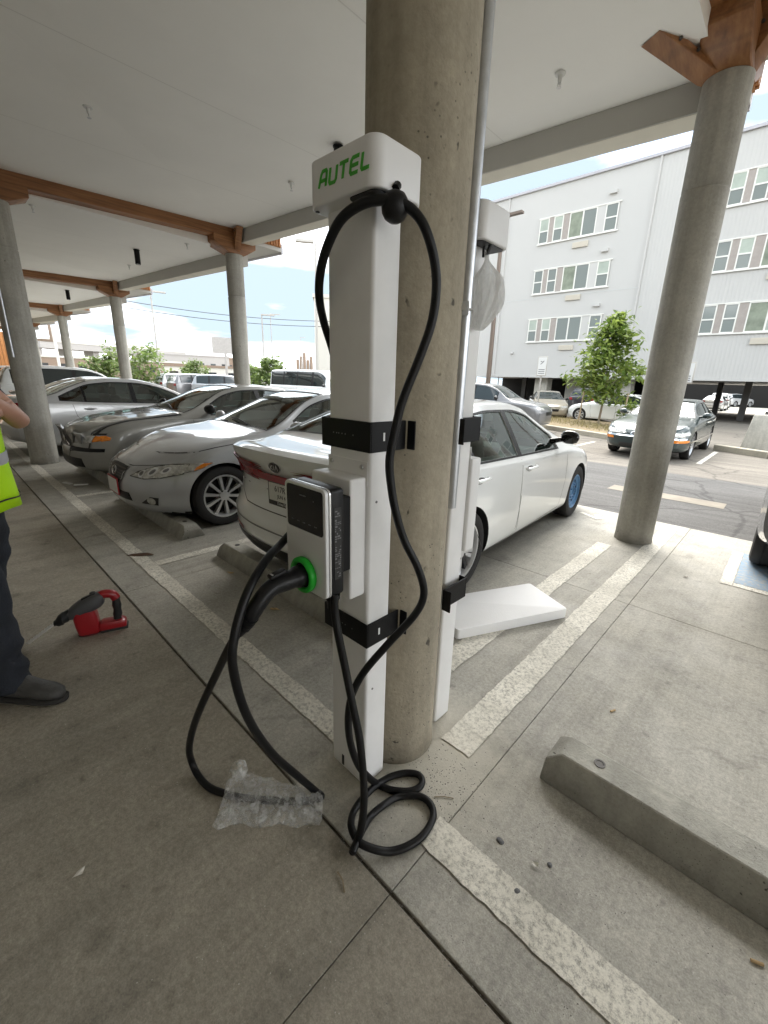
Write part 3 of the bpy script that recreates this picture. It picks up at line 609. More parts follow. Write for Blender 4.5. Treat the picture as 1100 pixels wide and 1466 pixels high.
t = thing('light_pole', 'tall bronze lamp pole standing in front of the apartment block', 'lamp post', (-12.15, 20.2, -.03)); MB().cyl((0, 0, 0), (0, 0, 9.2), .13, .09, 12).build('pole', 'pole_bronze', t, smooth=True); MB().bx(-.1, 1., -.12, .12, 9.15, 9.25).build('lamp_head', 'pole_bronze', t); MB().lathe([(0, .0), (.28, 0), (.28, .5), (.2, .55), (0, .55)], n=16).build('base', 'concrete_pale', t)
t = thing('post_plinth', 'square concrete plinth carrying a dark steel post by the driveway', 'plinth', (-.35, 15.15, -.03))
MB().add([(-.55, -.5, 0), (.6, -.5, 0), (.6, .5, 0), (-.55, .5, 0), (-.42, -.40, 1.0), (.5, -.40, 1.0), (.5, .40, 1.0), (-.42, .40, 1.0)], [(3, 2, 1, 0), (4, 5, 6, 7), (0, 1, 5, 4), (1, 2, 6, 5), (2, 3, 7, 6), (3, 0, 4, 7)]).build('plinth_block', 'concrete_pale', t, bevel=.04, seg=3)
MB().bx(-.22, .2, -.2, .2, 1.0, 1.07).build('base_plate', 'dark_steel', t); MB().bx(-.1, .1, -.1, .1, 1.07, 7).build('post', 'pole_bronze', t)
def kerb(pts, name='kerb', w=.18, h=.13):
    mb = MB()
    for i in range(len(pts) - 1):
        a, b_ = Vector((*pts[i], 0)), Vector((*pts[i + 1], 0)); d = (b_ - a); n = max(1, int(d.length / 3)); nr = Vector((-d.y, d.x, 0)).normalized() * w
        for q in range(n):
            p, s = a + d * (q / n), a + d * ((q + .994) / n)
            mb.add([p + Vector((0, 0, -.05)), s + Vector((0, 0, -.05)), s + nr + Vector((0, 0, -.05)), p + nr + Vector((0, 0, -.05)), p + Vector((0, 0, h)), s + Vector((0, 0, h)), s + nr + Vector((0, 0, h)), p + nr + Vector((0, 0, h))], [(3, 2, 1, 0), (4, 5, 6, 7), (0, 1, 5, 4), (1, 2, 6, 5), (2, 3, 7, 6), (3, 0, 4, 7)])
    return struct(mb.build(name, 'concrete_kerb', bevel=.015, seg=1))
kerb([(-3.2, 13.9), (-6.6, 15.6), (-13, 21.5)]); kerb([(8, 13.3), (-.2, 13.9), (-1.35, 14.5)])
isl = struct(MB().add([(-3.3, 14.05, .06), (-6.6, 15.75, .06), (-13.0, 21.65, .06), (-13.5, 22.6, .06), (-6.9, 22.2, .06), (-2.9, 17.2, .06)], [(0, 1, 2, 3, 4, 5)]).build('planting_bed', 'mulch'))
gv, gf = [], []
for _ in range(1500):
    u = random.random(); x, y = -3.6 - 7. * u + random.uniform(-.6, .6), 15.4 + 5. * u + random.uniform(-.2, 1.8)
    a = random.random() * 6.28; h = random.uniform(.05, .2); k = len(gv); gv += [(x, y, .05), (x + .03 * math.cos(a), y + .03 * math.sin(a), .05), (x + .05 * math.cos(a + 1), y + .05 * math.sin(a + 1), .05 + h)]; gf.append((k, k + 1, k + 2))
o = MB().add(gv, gf).build('dry_grass', 'grass_dry', fix=False); stuff(o); tag(o, 'dry grass scattered over the planting bed', 'grass')

# ---------------------------------------------------------------- trees
def tree(name, base, height, rx, label, cat='tree', n_leaf=2600, leaf=.17, crown_lo=.25, m='leaf', trunk_r=.06, seed=1, shape='cone', group=None, limbs=16):
    rnd = random.Random(seed); t = thing(name, label, cat, base, 0, group)
    mb = MB(); mb.tube(catmull([(0, 0, -.05), (.04, .02, height * .3), (-.03, .03, height * .6), (.02, 0, height * .97)], 5), [trunk_r * (1 - .85 * i / 15) for i in range(16)], 8); mb.build('trunk', 'bark', t, smooth=True)
    cl = []; lim = MB()
    for i in range(limbs):
        f = crown_lo + (1 - crown_lo) * (i + .5) / limbs; z = height * f * .92; a = i * 2.4 + rnd.uniform(-.4, .4)
        if shape == 'cone': rr = rx * (1.15 - f) / (1.15 - crown_lo) * rnd.uniform(.65, 1.15) * (1 if f > crown_lo + .08 else .8)
        else: rr = rx * math.sqrt(max(.05, 1 - ((f - .6) / .45) ** 2)) * rnd.uniform(.6, 1.1)
        tip = Vector((math.cos(a) * rr, math.sin(a) * rr, z + rr * rnd.uniform(.0, .35))); st = Vector((0, 0, z - rr * .1))
        lim.tube([st, st.lerp(tip, .5) + Vector((0, 0, rr * .08)), tip], [trunk_r * .35, trunk_r * .22, trunk_r * .08], 5)
        for q in range(5):
            g = rnd.uniform(.25, 1.05); c = st.lerp(tip, g) + Vector((rnd.gauss(0, .12), rnd.gauss(0, .12), rnd.gauss(0, .1))) * rx * .8; cl.append((c, rx * rnd.uniform(.12, .26)))
    cl.append((Vector((0, 0, height * .97)), rx * .12)); lim.build('limb', 'bark', t, smooth=True)
    vs, fs = [], []
    for i in range(n_leaf):
        c, r = rnd.choice(cl); p = c + Vector((rnd.gauss(0, 1), rnd.gauss(0, 1), rnd.gauss(0, .8))) * r * .62
        d = Vector((rnd.gauss(0, 1), rnd.gauss(0, 1), rnd.gauss(-.25, .6))).normalized(); s = leaf * rnd.uniform(.55, 1.2); w = d.cross(Vector((rnd.gauss(0, .4), rnd.gauss(0, .4), 1))).normalized() * s * .27
        mid = p + d * s * .5 + Vector((0, 0, s * .08)); k = len(vs); vs += [tuple(p), tuple(mid + w), tuple(p + d * s), tuple(mid - w)]; fs.append((k, k + 1, k + 2, k + 3))
    cr = MB().add(vs, fs).build('crown', m, t, fix=False); return t
tree('young_tree', (-6.05, 19.3, 0), 4.35, 1.75, 'young leafy green tree staked in the planting bed before the apartment block', n_leaf=3300, leaf=.27, crown_lo=.27, trunk_r=.055, seed=4, limbs=20)
for x, y, lab in ((-6.75, 18.9, 'thin wooden stake left of the young tree'), (-4.95, 18.6, 'thin wooden stake right of the young tree')):
    tag(MB().cyl((x, y, -.02), (x + .05, y, 1.35), .035, .03, 8).build('tree_stake', 'stake_wood', smooth=True), lab, 'stake')
tree('small_shrub', (-4.55, 18.2, 0), 1.0, .55, 'low green shrub behind the dark green sedan', 'shrub', 500, .16, .15, seed=8, limbs=8, trunk_r=.02, shape='ball')

# ================================================================ distance, left side
def pol(az, d): return (d * math.sin(R_(az)), d * math.cos(R_(az)))
for az, d, h, r, lab, sd_ in ((-73.1, 34, 3.1, 2.3, 'round green tree beyond the parked cars, beside a lamp post', 2), (-76.2, 40, 2.7, 1.5, 'light green tree between the viaduct and an outer column', 3), (-67.6, 50, 2.9, 1.6, 'small far green tree above the white pickup truck', 5), (-59.0, 30, 2.75, 1.25, 'green tree beside the outer column near the white van', 6), (-61.4, 34, 2.2, 1.0, 'small green bush left of the tree near the white van', 9)):
    x, y = pol(az, d); tree('leafy_tree', (x, y, 0), h, r, lab, 'tree', 1500, .34, .12, 'leaf_far', .07, sd_, 'ball', 'trees beyond the parked cars', 12)
def lamp_post(az, d, h, lab, arm=1.2, r=.09):
    x, y = pol(az, d); t = thing('lamp_post', lab, 'lamp post', (x, y, -.05), R_(-az) + 0, 'parking lot lamp posts')
    MB().cyl((0, 0, 0), (0, 0, h), r, r * .7, 10).build('pole', 'lamp_pole', t, smooth=True); MB().bx(-.08, arm, -.15, .15, h - .02, h + .1).build('lamp_head', 'lamp_pole', t)
lamp_post(-71.1, 46, 8.4, 'slim lamp post rising beside the round green tree'); lamp_post(-59.5, 46, 7.3, 'lamp post just right of the nearest outer column'); lamp_post(-58.5, 80, 11.8, 'thin far lamp post beside a nearer lamp post', 1.6); lamp_post(-53.0, 25, 8.25, 'lamp post close to the left edge of the charging post', -1.0, .07)
lamp_post(-56.5, 90, 7.5, 'short far lamp post before the industrial silos', .6); lamp_post(-55.0, 110, 11, 'far twin lamp post left of the pale tower', 1.)
x1, y1 = pol(-82.0, 150); x2, y2 = pol(-69.0, 170)
t = thing('viaduct', 'long grey road viaduct on piers in the far distance', 'bridge', (x1, y1, 0), math.atan2(y2 - y1, x2 - x1)); Lv = math.hypot(x2 - x1, y2 - y1)
MB().bx(0, Lv, -4, 4, 7.0, 8.6).build('deck', 'far_grey', t); MB().bx(0, Lv, -4.15, -4.02, 8.6, 9.7).build('parapet', 'far_pale', t)
for i in range(7): MB().bx(i * Lv / 6 - .8 - (1.6 if i == 6 else 0), i * Lv / 6 + .8 - (1.6 if i == 6 else 0), -2.5, 2.5, 0, 6.99).build('pier', 'far_grey', t)
def block(name, az, d, w, dep, h, m, lab, roof=None, win=0):
    x, y = pol(az, d); t = thing(name, lab, 'building', (x, y, -.05), R_(-az)); MB().bx(-w / 2, w / 2, 0, dep, 0, h).build('wall', m, t); MB().bx(-w / 2 - .2, w / 2 + .2, -.2, dep + .2, h, h + .4).build('roof', roof or 'far_grey', t)
    for i in range(win):
        a = -w / 2 + w * (i + .3) / win; MB().bx(a, a + w / win * .45, -.06, -.01, h * .45, h * .72).build('window', 'far_glass', t)
block('far_warehouse', -77.5, 120, 40, 12, 4.2, 'far_brown', 'low brown warehouse with dark windows beneath the viaduct', 'far_pale', 12)
block('far_warehouse', -68.5, 150, 26, 14, 7.2, 'far_grey', 'grey block building at the right end of the viaduct', 'far_grey', 8)
block('far_warehouse', -66.0, 170, 18, 14, 7.6, 'far_brown', 'brown stepped building beyond the round green tree', 'far_brown', 6)
block('far_warehouse', -62.5, 90, 26, 10, 3.0, 'far_pale', 'low cream shed behind the parked pickup and vans', 'far_brown', 8)
block('far_warehouse', -57.0, 130, 40, 10, 3.4, 'far_brown', 'low brown shed behind the white van', 'far_grey', 9)
block('pale_tower', -50.3, 60, 6.2, 10, 11.6, 'far_pale', 'tall pale cream building beside the charging post', 'far_pale', 0)
x, y = pol(-54.6, 150); t = thing('industrial_silos', 'cluster of brown industrial silos in the distance', 'silo', (x, y, 0), R_(54.6))
for i in range(5): MB().cyl((i * 1.1 - 2.2, 0, 0), (i * 1.1 - 2.2, 0, 7.6 + (i % 3) * 1.1), .5, n=12).build('silo', 'far_brown', t, smooth=True); MB().cyl((i * 1.1 - 2.2, 0, 7.6 + (i % 3) * 1.1), (i * 1.1 - 2.2, 0, 10.5 + (i % 2)), .10, n=6).build('stack', 'far_grey', t)
x, y = pol(-63.9, 60); t = thing('billboard', 'small grey billboard partly behind the nearest outer column', 'billboard', (x, y, 0), R_(63.9)); MB().bx(-1.5, 1.5, -.1, .1, 4.2, 6.1).build('panel', 'far_grey', t); MB().cyl((0, 0, 0), (0, 0, 4.2), .15, n=8).build('post', 'far_grey', t)
x, y = pol(-80.2, 110); tag(MB().cyl((x, y, 0), (x, y, 9.5), .25, n=8).build('utility_pole', 'far_pale'), 'pale utility pole in front of the viaduct', 'pole')
for i, (z1, z2) in enumerate(((10.6, 9.2), (9.9, 8.6))):
    a, c = Vector((*pol(-86, 60), z1)), Vector((*pol(-45, 60), z2)); pts = [a.lerp(c, q / 24) - Vector((0, 0, 1.6 * (1 - (2 * q / 24 - 1) ** 2))) for q in range(25)]
    tag(MB().tube(pts, .035, 5).build('power_line', 'wire'), 'overhead power line crossing the sky, %s of the pair' % ('upper' if i == 0 else 'lower'), 'cable')
hv, hf = [], []
N = 80
for i in range(N + 1):
    az = -100 + 75 * i / N; x, y = pol(az, 3800); hz = 40 + 85 * max(0, mnoise.noise(Vector((i * .13, 1.7, 0))) + .25) + 14 * mnoise.noise(Vector((i * .6, 4, 0)))
    xb, yb = pol(az, 5200); hv += [(x, y, -2), (x * 1.1, y * 1.1, hz), (xb, yb, hz * 1.5)]
    if i: k = 3 * i; hf += [(k - 3, k, k + 1, k - 2), (k - 2, k + 1, k + 2, k - 1)]
struct(MB().add(hv, hf).build('hills', 'hill', smooth=True))
# timber clad end of the canopy
t = thing('timber_clad_wall', 'orange timber clad wall at the far end of the canopy', 'wall', (-44.5, 0, 0))
MB().bx(-.3, 0, -6.8, 5.05, 0, 4.1).build('wall_core', 'timber_cladding', t)
for q in range(30): MB().bx(.005, .05, -1.2 + q * .2, -1.2 + q * .2 + .15, 0.02, 4.05).build('board', 'timber_slat', t)
t = thing('metal_gate_frame', 'open brown steel frame at the far end of the canopy', 'frame', (-40.6, 5.3, 0))
MB().bx(-.08, .08, -.08, .08, 0, 3.6).build('post', 'far_brown', t); MB().bx(-.08, .08, .08, 1.6, 3.45, 3.6).build('rail', 'far_brown', t); MB().bx(-.08, .08, 1.45, 1.6, 3.6, 4.6).build('post', 'far_brown', t)
# ================================================================ cars
def interp(keys, x):
    """monotone cubic through (x, y) keys"""
    n = len(keys)
    if x <= keys[0][0]: return keys[0][1]
    if x >= keys[-1][0]: return keys[-1][1]
    i = 0
    while keys[i + 1][0] < x: i += 1
    def sl(j):
        if j <= 0 or j >= n - 1: j2 = min(max(j, 0), n - 2) if j <= 0 else n - 2; return (keys[j2 + 1][1] - keys[j2][1]) / (keys[j2 + 1][0] - keys[j2][0])
        a = (keys[j][1] - keys[j - 1][1]) / (keys[j][0] - keys[j - 1][0]); b_ = (keys[j + 1][1] - keys[j][1]) / (keys[j + 1][0] - keys[j][0])
        return 0 if a * b_ <= 0 else 2 * a * b_ / (a + b_)
    h = keys[i + 1][0] - keys[i][0]; t = (x - keys[i][0]) / h; m0, m1 = sl(i) * h, sl(i + 1) * h
    return (2 * t ** 3 - 3 * t * t + 1) * keys[i][1] + (t ** 3 - 2 * t * t + t) * m0 + (-2 * t ** 3 + 3 * t * t) * keys[i + 1][1] + (t ** 3 - t * t) * m1
sstep = lambda a, b_, x: (lambda t: t * t * (3 - 2 * t))(min(1, max(0, (x - a) / (b_ - a))))

class Car:
    """A lofted car body.  s runs from the nose (0) to the tail (L); local x = L/2 - s, y = left, z = up."""
    def __init__(c, spec): c.__dict__.update(spec); c.build_body_data()
    def W(c, s): return interp(c.w, s)
    def ZT(c, s): return interp(c.zt, s)
    def ZS(c, s): return min(interp(c.zs, s), c.ZT(s) - .02)
    def ZB(c, s): return interp(c.zb, s)
    def G(c, s): return sstep(.06, .42, c.ZT(s) - c.ZS(s))
    def WT(c, s): g = c.G(s); return c.W(s) * .90 * (1 - g) + c.roof_w * g
    def ZE(c, s): g = c.G(s); z0, z1 = c.ZS(s), c.ZT(s); return z0 + (z1 - z0) * (.62 * (1 - g) + .90 * g)
    def section(c, s):
        w, zt, zs, zb, wt, ze = c.W(s), c.ZT(s), c.ZS(s), c.ZB(s), c.WT(s), c.ZE(s); hh = zs - zb
        P = [(0, zb), (.70 * w, zb), (.91 * w, zb + .012), (.972 * w, zb + .07), (.992 * w, zb + .25 * hh), (1.0 * w, zb + .50 * hh), (.993 * w, zb + .76 * hh), (.975 * w, zs - .035), (.945 * w, zs + .004),
             (.945 * w * .45 + wt * .55 + .012 * c.G(s), zs + (ze - zs) * .52), (wt, ze - .012), (wt * .95, ze + (zt - ze) * .42), (wt * .72, zt - (zt - ze) * .22), (wt * .36, zt - (zt - ze) * .04), (0, zt)]
        out = []
        for i in range(len(P) - 1):
            p0 = P[max(i - 1, 0)]; p1 = P[i]; p2 = P[i + 1]; p3 = P[min(i + 2, len(P) - 1)]
            for k in range(3):
                t = k / 3
                q = [.5 * (2 * p1[d] + (p2[d] - p0[d]) * t * .8 + (-(.8) * (p2[d] - p0[d]) * 2 + 6 * (p2[d] - p1[d]) - .8 * (p3[d] - p1[d])) * t * t + (.8 * (p2[d] - p0[d]) - 4 * (p2[d] - p1[d]) + .8 * (p3[d] - p1[d])) * t ** 3) for d in (0, 1)]
                out.append((max(0, q[0]), q[1]))
        out.append(P[-1]); return out
    def warp(c, s, y, z):
        x = s
        lf, lr = c.nose_len, c.tail_len
        if s < lf: f = (1 - s / lf) ** 1.6; x += f * (c.nose_plan * (abs(y) / c.hw) ** 2.6 + interp(c.nose_z, z))
        if s > c.L - lr: f = (1 - (c.L - s) / lr) ** 1.6; x -= f * (c.tail_plan * (abs(y) / c.hw) ** 2.6 + interp(c.tail_z, z))
        return Vector((c.L / 2 - x, y, z))
    def build_body_data(c):
        c.hw = max(k[1] for k in c.w)
        st = [0, .015, .04, .08, .13, .2, .28, .37, .47]; x = .58
        while x < c.L - .6: st.append(x); x += .085
        st += [c.L - q for q in (.55, .47, .37, .28, .2, .13, .08, .04, .015, 0)]
        rings = []
        for s in st:
            sec = c.section(s)
            r = [c.warp(s, y, z) for y, z in sec] + [c.warp(s, -y, z) for y, z in reversed(sec[1:-1])]
            rings.append(r)
        mb = MB(); mb.loft(rings, caps=False)
        n = len(sec := c.section(0))
        for s, flip in ((0, 0), (c.L, 1)):      # end caps: rows from centre line outwards
            sec = c.section(s); m_ = 9; rows = []
            for k in range(-m_, m_ + 1): rows.append([c.warp(s, y * k / m_, z) for y, z in sec])
            vs = [v for r in rows for v in r]; fs = []
            for i in range(2 * m_):
                for j in range(n - 1):
                    a = i * n + j; fs.append((a, a + 1, a + n + 1, a + n))
            mb.add(vs, fs)
        bm = bmesh.new(); me = bpy.data.meshes.new('b'); me.from_pydata(mb.v, [], mb.f); bm.from_mesh(me); bpy.data.meshes.remove(me)
        bmesh.ops.remove_doubles(bm, verts=bm.verts, dist=.0006); bmesh.ops.dissolve_degenerate(bm, edges=bm.edges, dist=.0003)
        bmesh.ops.recalc_face_normals(bm, faces=bm.faces); bmesh.ops.triangulate(bm, faces=[f for f in bm.faces if len(f.verts) > 4])
        c.bm = bm; c.bvh = BVHTree.FromBMesh(bm)
    # ---- surface patches
    def hit(c, p, d, off):
        loc, nrm, i, dd = c.bvh.ray_cast(Vector(p), Vector(d))
        if loc is None: return None
        if nrm.dot(Vector(d)) > 0: nrm = -nrm
        return loc + nrm * off
    def proj(c, side, a, b_, off):
        """side 'l','r': (s,z);  'top': (s,y);  'front','rear': (y,z)"""
        if side in 'lr': sg = 1 if side == 'l' else -1; return c.hit((c.L / 2 - a, 3 * sg, b_), (0, -sg, 0), off)
        if side == 'top': return c.hit((c.L / 2 - a, b_, 4), (0, 0, -1), off)
        if side == 'front': return c.hit((c.L / 2 + 2, a, b_), (-1, 0, 0), off)
        if side == 'rear': return c.hit((-c.L / 2 - 2, a, b_), (1, 0, 0), off)
    def patch(c, name, parent, side, poly, m, off=.003, holes=(), step=.05, thick=0., keep=None):
        V, E = [], []
        def ring(P):
            k = len(V); Q = []
            for i in range(len(P)):
                a, b_ = Vector(P[i]), Vector(P[(i + 1) % len(P)]); n = max(1, int((b_ - a).length / step))
                Q += [a.lerp(b_, q / n) for q in range(n)]
            V.extend(Q); E.extend([(k + i, k + (i + 1) % len(Q)) for i in range(len(Q))])
        ring(poly)
        for h in holes: ring(h)
        def inside(p, P):
            r = False; j = len(P) - 1
            for i in range(len(P)):
                if (P[i][1] > p[1]) != (P[j][1] > p[1]) and p[0] < (P[j][0] - P[i][0]) * (p[1] - P[i][1]) / (P[j][1] - P[i][1]) + P[i][0]: r = not r
                j = i
            return r
        x0, x1, y0, y1 = min(p[0] for p in poly), max(p[0] for p in poly), min(p[1] for p in poly), max(p[1] for p in poly)
        gx = x0 + step / 2
        while gx < x1:
            gy = y0 + step / 2
            while gy < y1:
                if inside((gx, gy), poly) and not any(inside((gx, gy), h) for h in holes): V.append(Vector((gx, gy)))
                gy += step
            gx += step
        vo, eo, fo, *_ = delaunay_2d_cdt([Vector(v[:2]) for v in V], E, [], 0, 1e-5)
        pts, ok = [], []
        for v in vo:
            q = c.proj(side, v[0], v[1], off); ok.append(q is not None); pts.append(q if q is not None else Vector((0, 0, 0)))
        fs = []
        for f in fo:
            ct = (sum(vo[i][0] for i in f) / 3, sum(vo[i][1] for i in f) / 3)
            if inside(ct, poly) and not any(inside(ct, h) for h in holes) and all(ok[i] for i in f):
                if max((pts[f[i]] - pts[f[i - 1]]).length for i in range(3)) < .5: fs.append(tuple(f))
        used = sorted({i for f in fs for i in f}); mp = {i: k for k, i in enumerate(used)}
        if not fs: return None
        me = bpy.data.meshes.new(name); me.from_pydata([pts[i] for i in used], [], [tuple(mp[i] for i in f) for f in fs])
        bm = bmesh.new(); bm.from_mesh(me); bmesh.ops.recalc_face_normals(bm, faces=bm.faces)
        axis = {'l': Vector((0, 1, 0)), 'r': Vector((0, -1, 0)), 'top': Vector((0, 0, 1)), 'front': Vector((1, 0, 0)), 'rear': Vector((-1, 0, 0))}[side]
        if sum((f.normal.dot(axis) for f in bm.faces)) < 0: bmesh.ops.reverse_faces(bm, faces=bm.faces)
        bm.to_mesh(me); bm.free()
        me.materials.append(MATS[m]); me.polygons.foreach_set('use_smooth', [True] * len(me.polygons))
        o = bpy.data.objects.new(name, me); link(o, parent)
        if thick:
            md = o.modifiers.new('thick', 'SOLIDIFY'); md.thickness = thick; md.offset = 1.
        return o
    def strip(c, name, parent, side, pts, w, m, off=.002, closed=False):
        """thin line following the surface (shut lines, mouldings)"""
        P = []
        for i in range(len(pts) - 1):
            a, b_ = Vector(pts[i]), Vector(pts[i + 1]); n = max(1, int((b_ - a).length / .05)); P += [a.lerp(b_, q / n) for q in range(n)]
        P.append(Vector(pts[-1])); vs, fs = [], []
        for i, p in enumerate(P):
            d = (P[min(i + 1, len(P) - 1)] - P[max(i - 1, 0)]).normalized(); nr = Vector((-d.y, d.x)) * w / 2
            a, b_ = c.proj(side, *(p + nr), off), c.proj(side, *(p - nr), off)
            if a is None or b_ is None: continue
            k = len(vs); vs += [a, b_]
            if k: fs.append((k - 2, k - 1, k + 1, k))
        if not fs: return
        return MB().add(vs, fs).build(name, m, parent, smooth=True, fix=False)

def wheel_mesh(r, w, style, n=36):
    k = ('wheel', round(r, 3), round(w, 3), style)
    if k in wheel_cache: return wheel_cache[k]
    ri = r * (.70 if style != 'steel' else .64)
    h = w / 2; X = Matrix.Rotation(R_(90), 4, 'X')
    ty = MB().lathe([(ri, -h * .82), (ri + .012, -h * .93), (r * .86, -h), (r * .955, -h * .9), (r, -h * .66), (r, -h * .35), (r - .006, -h * .33), (r - .006, -h * .28), (r, -h * .26), (r, h * .26), (r - .006, h * .28), (r - .006, h * .33), (r, h * .35), (r, h * .66), (r * .955, h * .9), (r * .86, h), (ri + .012, h * .93), (ri, h * .82)], X, n).mesh('tyre', 'tyre', smooth=True, sharp=40)
    # rim with its outer face towards -y (flipped per side)
    mb = MB(); mats = ['alloy', 'alloy_dark']
    yf = -h * .62
    mb.lathe([(ri + .004, -h * .86), (ri - .012, -h * .86), (ri - .022, yf), (ri - .03, h * .5), (ri + .004, h * .82)], Matrix.Rotation(R_(90), 4, 'X') @ Matrix.Scale(-1, 4, (0, 0, 1)), n, 0)
    mb.lathe([(0, h * .05), (ri - .026, h * .05)], Matrix.Rotation(R_(90), 4, 'X') @ Matrix.Scale(-1, 4, (0, 0, 1)), n, 1)
    if style == 'steel':
        mats = ['steel_blue', 'steel_blue']
        mb = MB(); RX = Matrix.Rotation(R_(90), 4, 'X') 
        mb.lathe([(ri + .004, h * .86), (ri - .010, h * .88), (ri - .018, h * .7), (ri - .05, h * .62), (ri - .06, h * .42), (ri * .62, h * .34), (ri * .52, h * .6), (ri * .36, h * .66), (ri * .30, h * .5), (.0, h * .5)], RX, n, 0)
        for q in range(10):
            a = 2 * math.pi * q / 10; p = Vector((math.cos(a) * ri * .76, -h * .42, math.sin(a) * ri * .76)); mb.cyl(p, p + Vector((0, -.016, 0)), ri * .055, n=8, mi=1)
        for q in range(5):
            a = 2 * math.pi * q / 5; p = Vector((math.cos(a) * ri * .42, -h * .62, math.sin(a) * ri * .42)); mb.cyl(p, p + Vector((0, -.02, 0)), .011, n=6, mi=0)
        mats = ['steel_blue', 'alloy_dark']
    else:
        ns = {'ten': 10, 'five': 5, 'twin': 5, 'six': 6, 'plain': 7}[style]
        def spoke(a, w0, w1, mi=0, twist=0.):
            rr = [.035, ri * .35, ri * .7, ri - .014]; ww = [w0, w0, (w0 + w1) / 2, w1]; yy = [-h * .66, -h * .68, -h * .66, -h * .60]
            rg = []
            for q in range(4):
                aa = a + twist * q / 3; u = Vector((math.cos(aa), 0, math.sin(aa))); t = Vector((-math.sin(aa), 0, math.cos(aa)))
                rg.append([u * rr[q] + t * ww[q] / 2 + Vector((0, yy[q], 0)), u * rr[q] - t * ww[q] / 2 + Vector((0, yy[q], 0)), u * rr[q] - t * ww[q] * .6 + Vector((0, yy[q] + .04, 0)), u * rr[q] + t * ww[q] * .6 + Vector((0, yy[q] + .04, 0))])
            mb.loft(rg, mi=mi)
        for q in range(ns):
            a = 2 * math.pi * q / ns + .3
            if style == 'twin':
                spoke(a - .17, .026, .036, 0, .06); spoke(a + .17, .026, .036, 0, -.06); spoke(a + .63, .03, .05, 1)
            elif style == 'ten': spoke(a, .024, .034)
            else: spoke(a, .05, .065)
        mb.lathe([(.062, h * .62), (.058, h * .72), (.03, h * .76), (0, h * .76)], Matrix.Rotation(R_(90), 4, 'X'), 20, 0)
        for q in range(5):
            a = 2 * math.pi * q / 5; p = Vector((math.cos(a) * .057, -h * .66, math.sin(a) * .057)); mb.cyl(p, p + Vector((0, -.012, 0)), .009, n=6, mi=1)
    rim = mb.mesh('rim', mats, smooth=True, sharp=35)
    wheel_cache[k] = (ty, rim); return ty, rim
wheel_cache = {}

def boolean(o, cutter_mb, mats):
    me = bpy.data.meshes.new('cut'); me.from_pydata(cutter_mb.v, [], cutter_mb.f)
    for q in mats: me.materials.append(MATS[q])
    me.polygons.foreach_set('material_index', cutter_mb.mi)
    bm = bmesh.new(); bm.from_mesh(me); bmesh.ops.recalc_face_normals(bm, faces=bm.faces); bm.to_mesh(me); bm.free()
    k = bpy.data.objects.new('cut', me); col.objects.link(k)
    md = o.modifiers.new('b', 'BOOLEAN'); md.operation = 'DIFFERENCE'; md.object = k; md.solver = 'EXACT'
    dg = bpy.context.evaluated_depsgraph_get(); nm = bpy.data.meshes.new_from_object(o.evaluated_get(dg)); o.modifiers.remove(md)
    old = o.data; o.data = nm; bpy.data.meshes.remove(old); bpy.data.objects.remove(k)

def ellipse(cx, cy, rx, ry, n=28, a0=0, a1=360): return [(cx + rx * math.cos(R_(a0 + (a1 - a0) * i / n)), cy + ry * math.sin(R_(a0 + (a1 - a0) * i / n))) for i in range(n)]

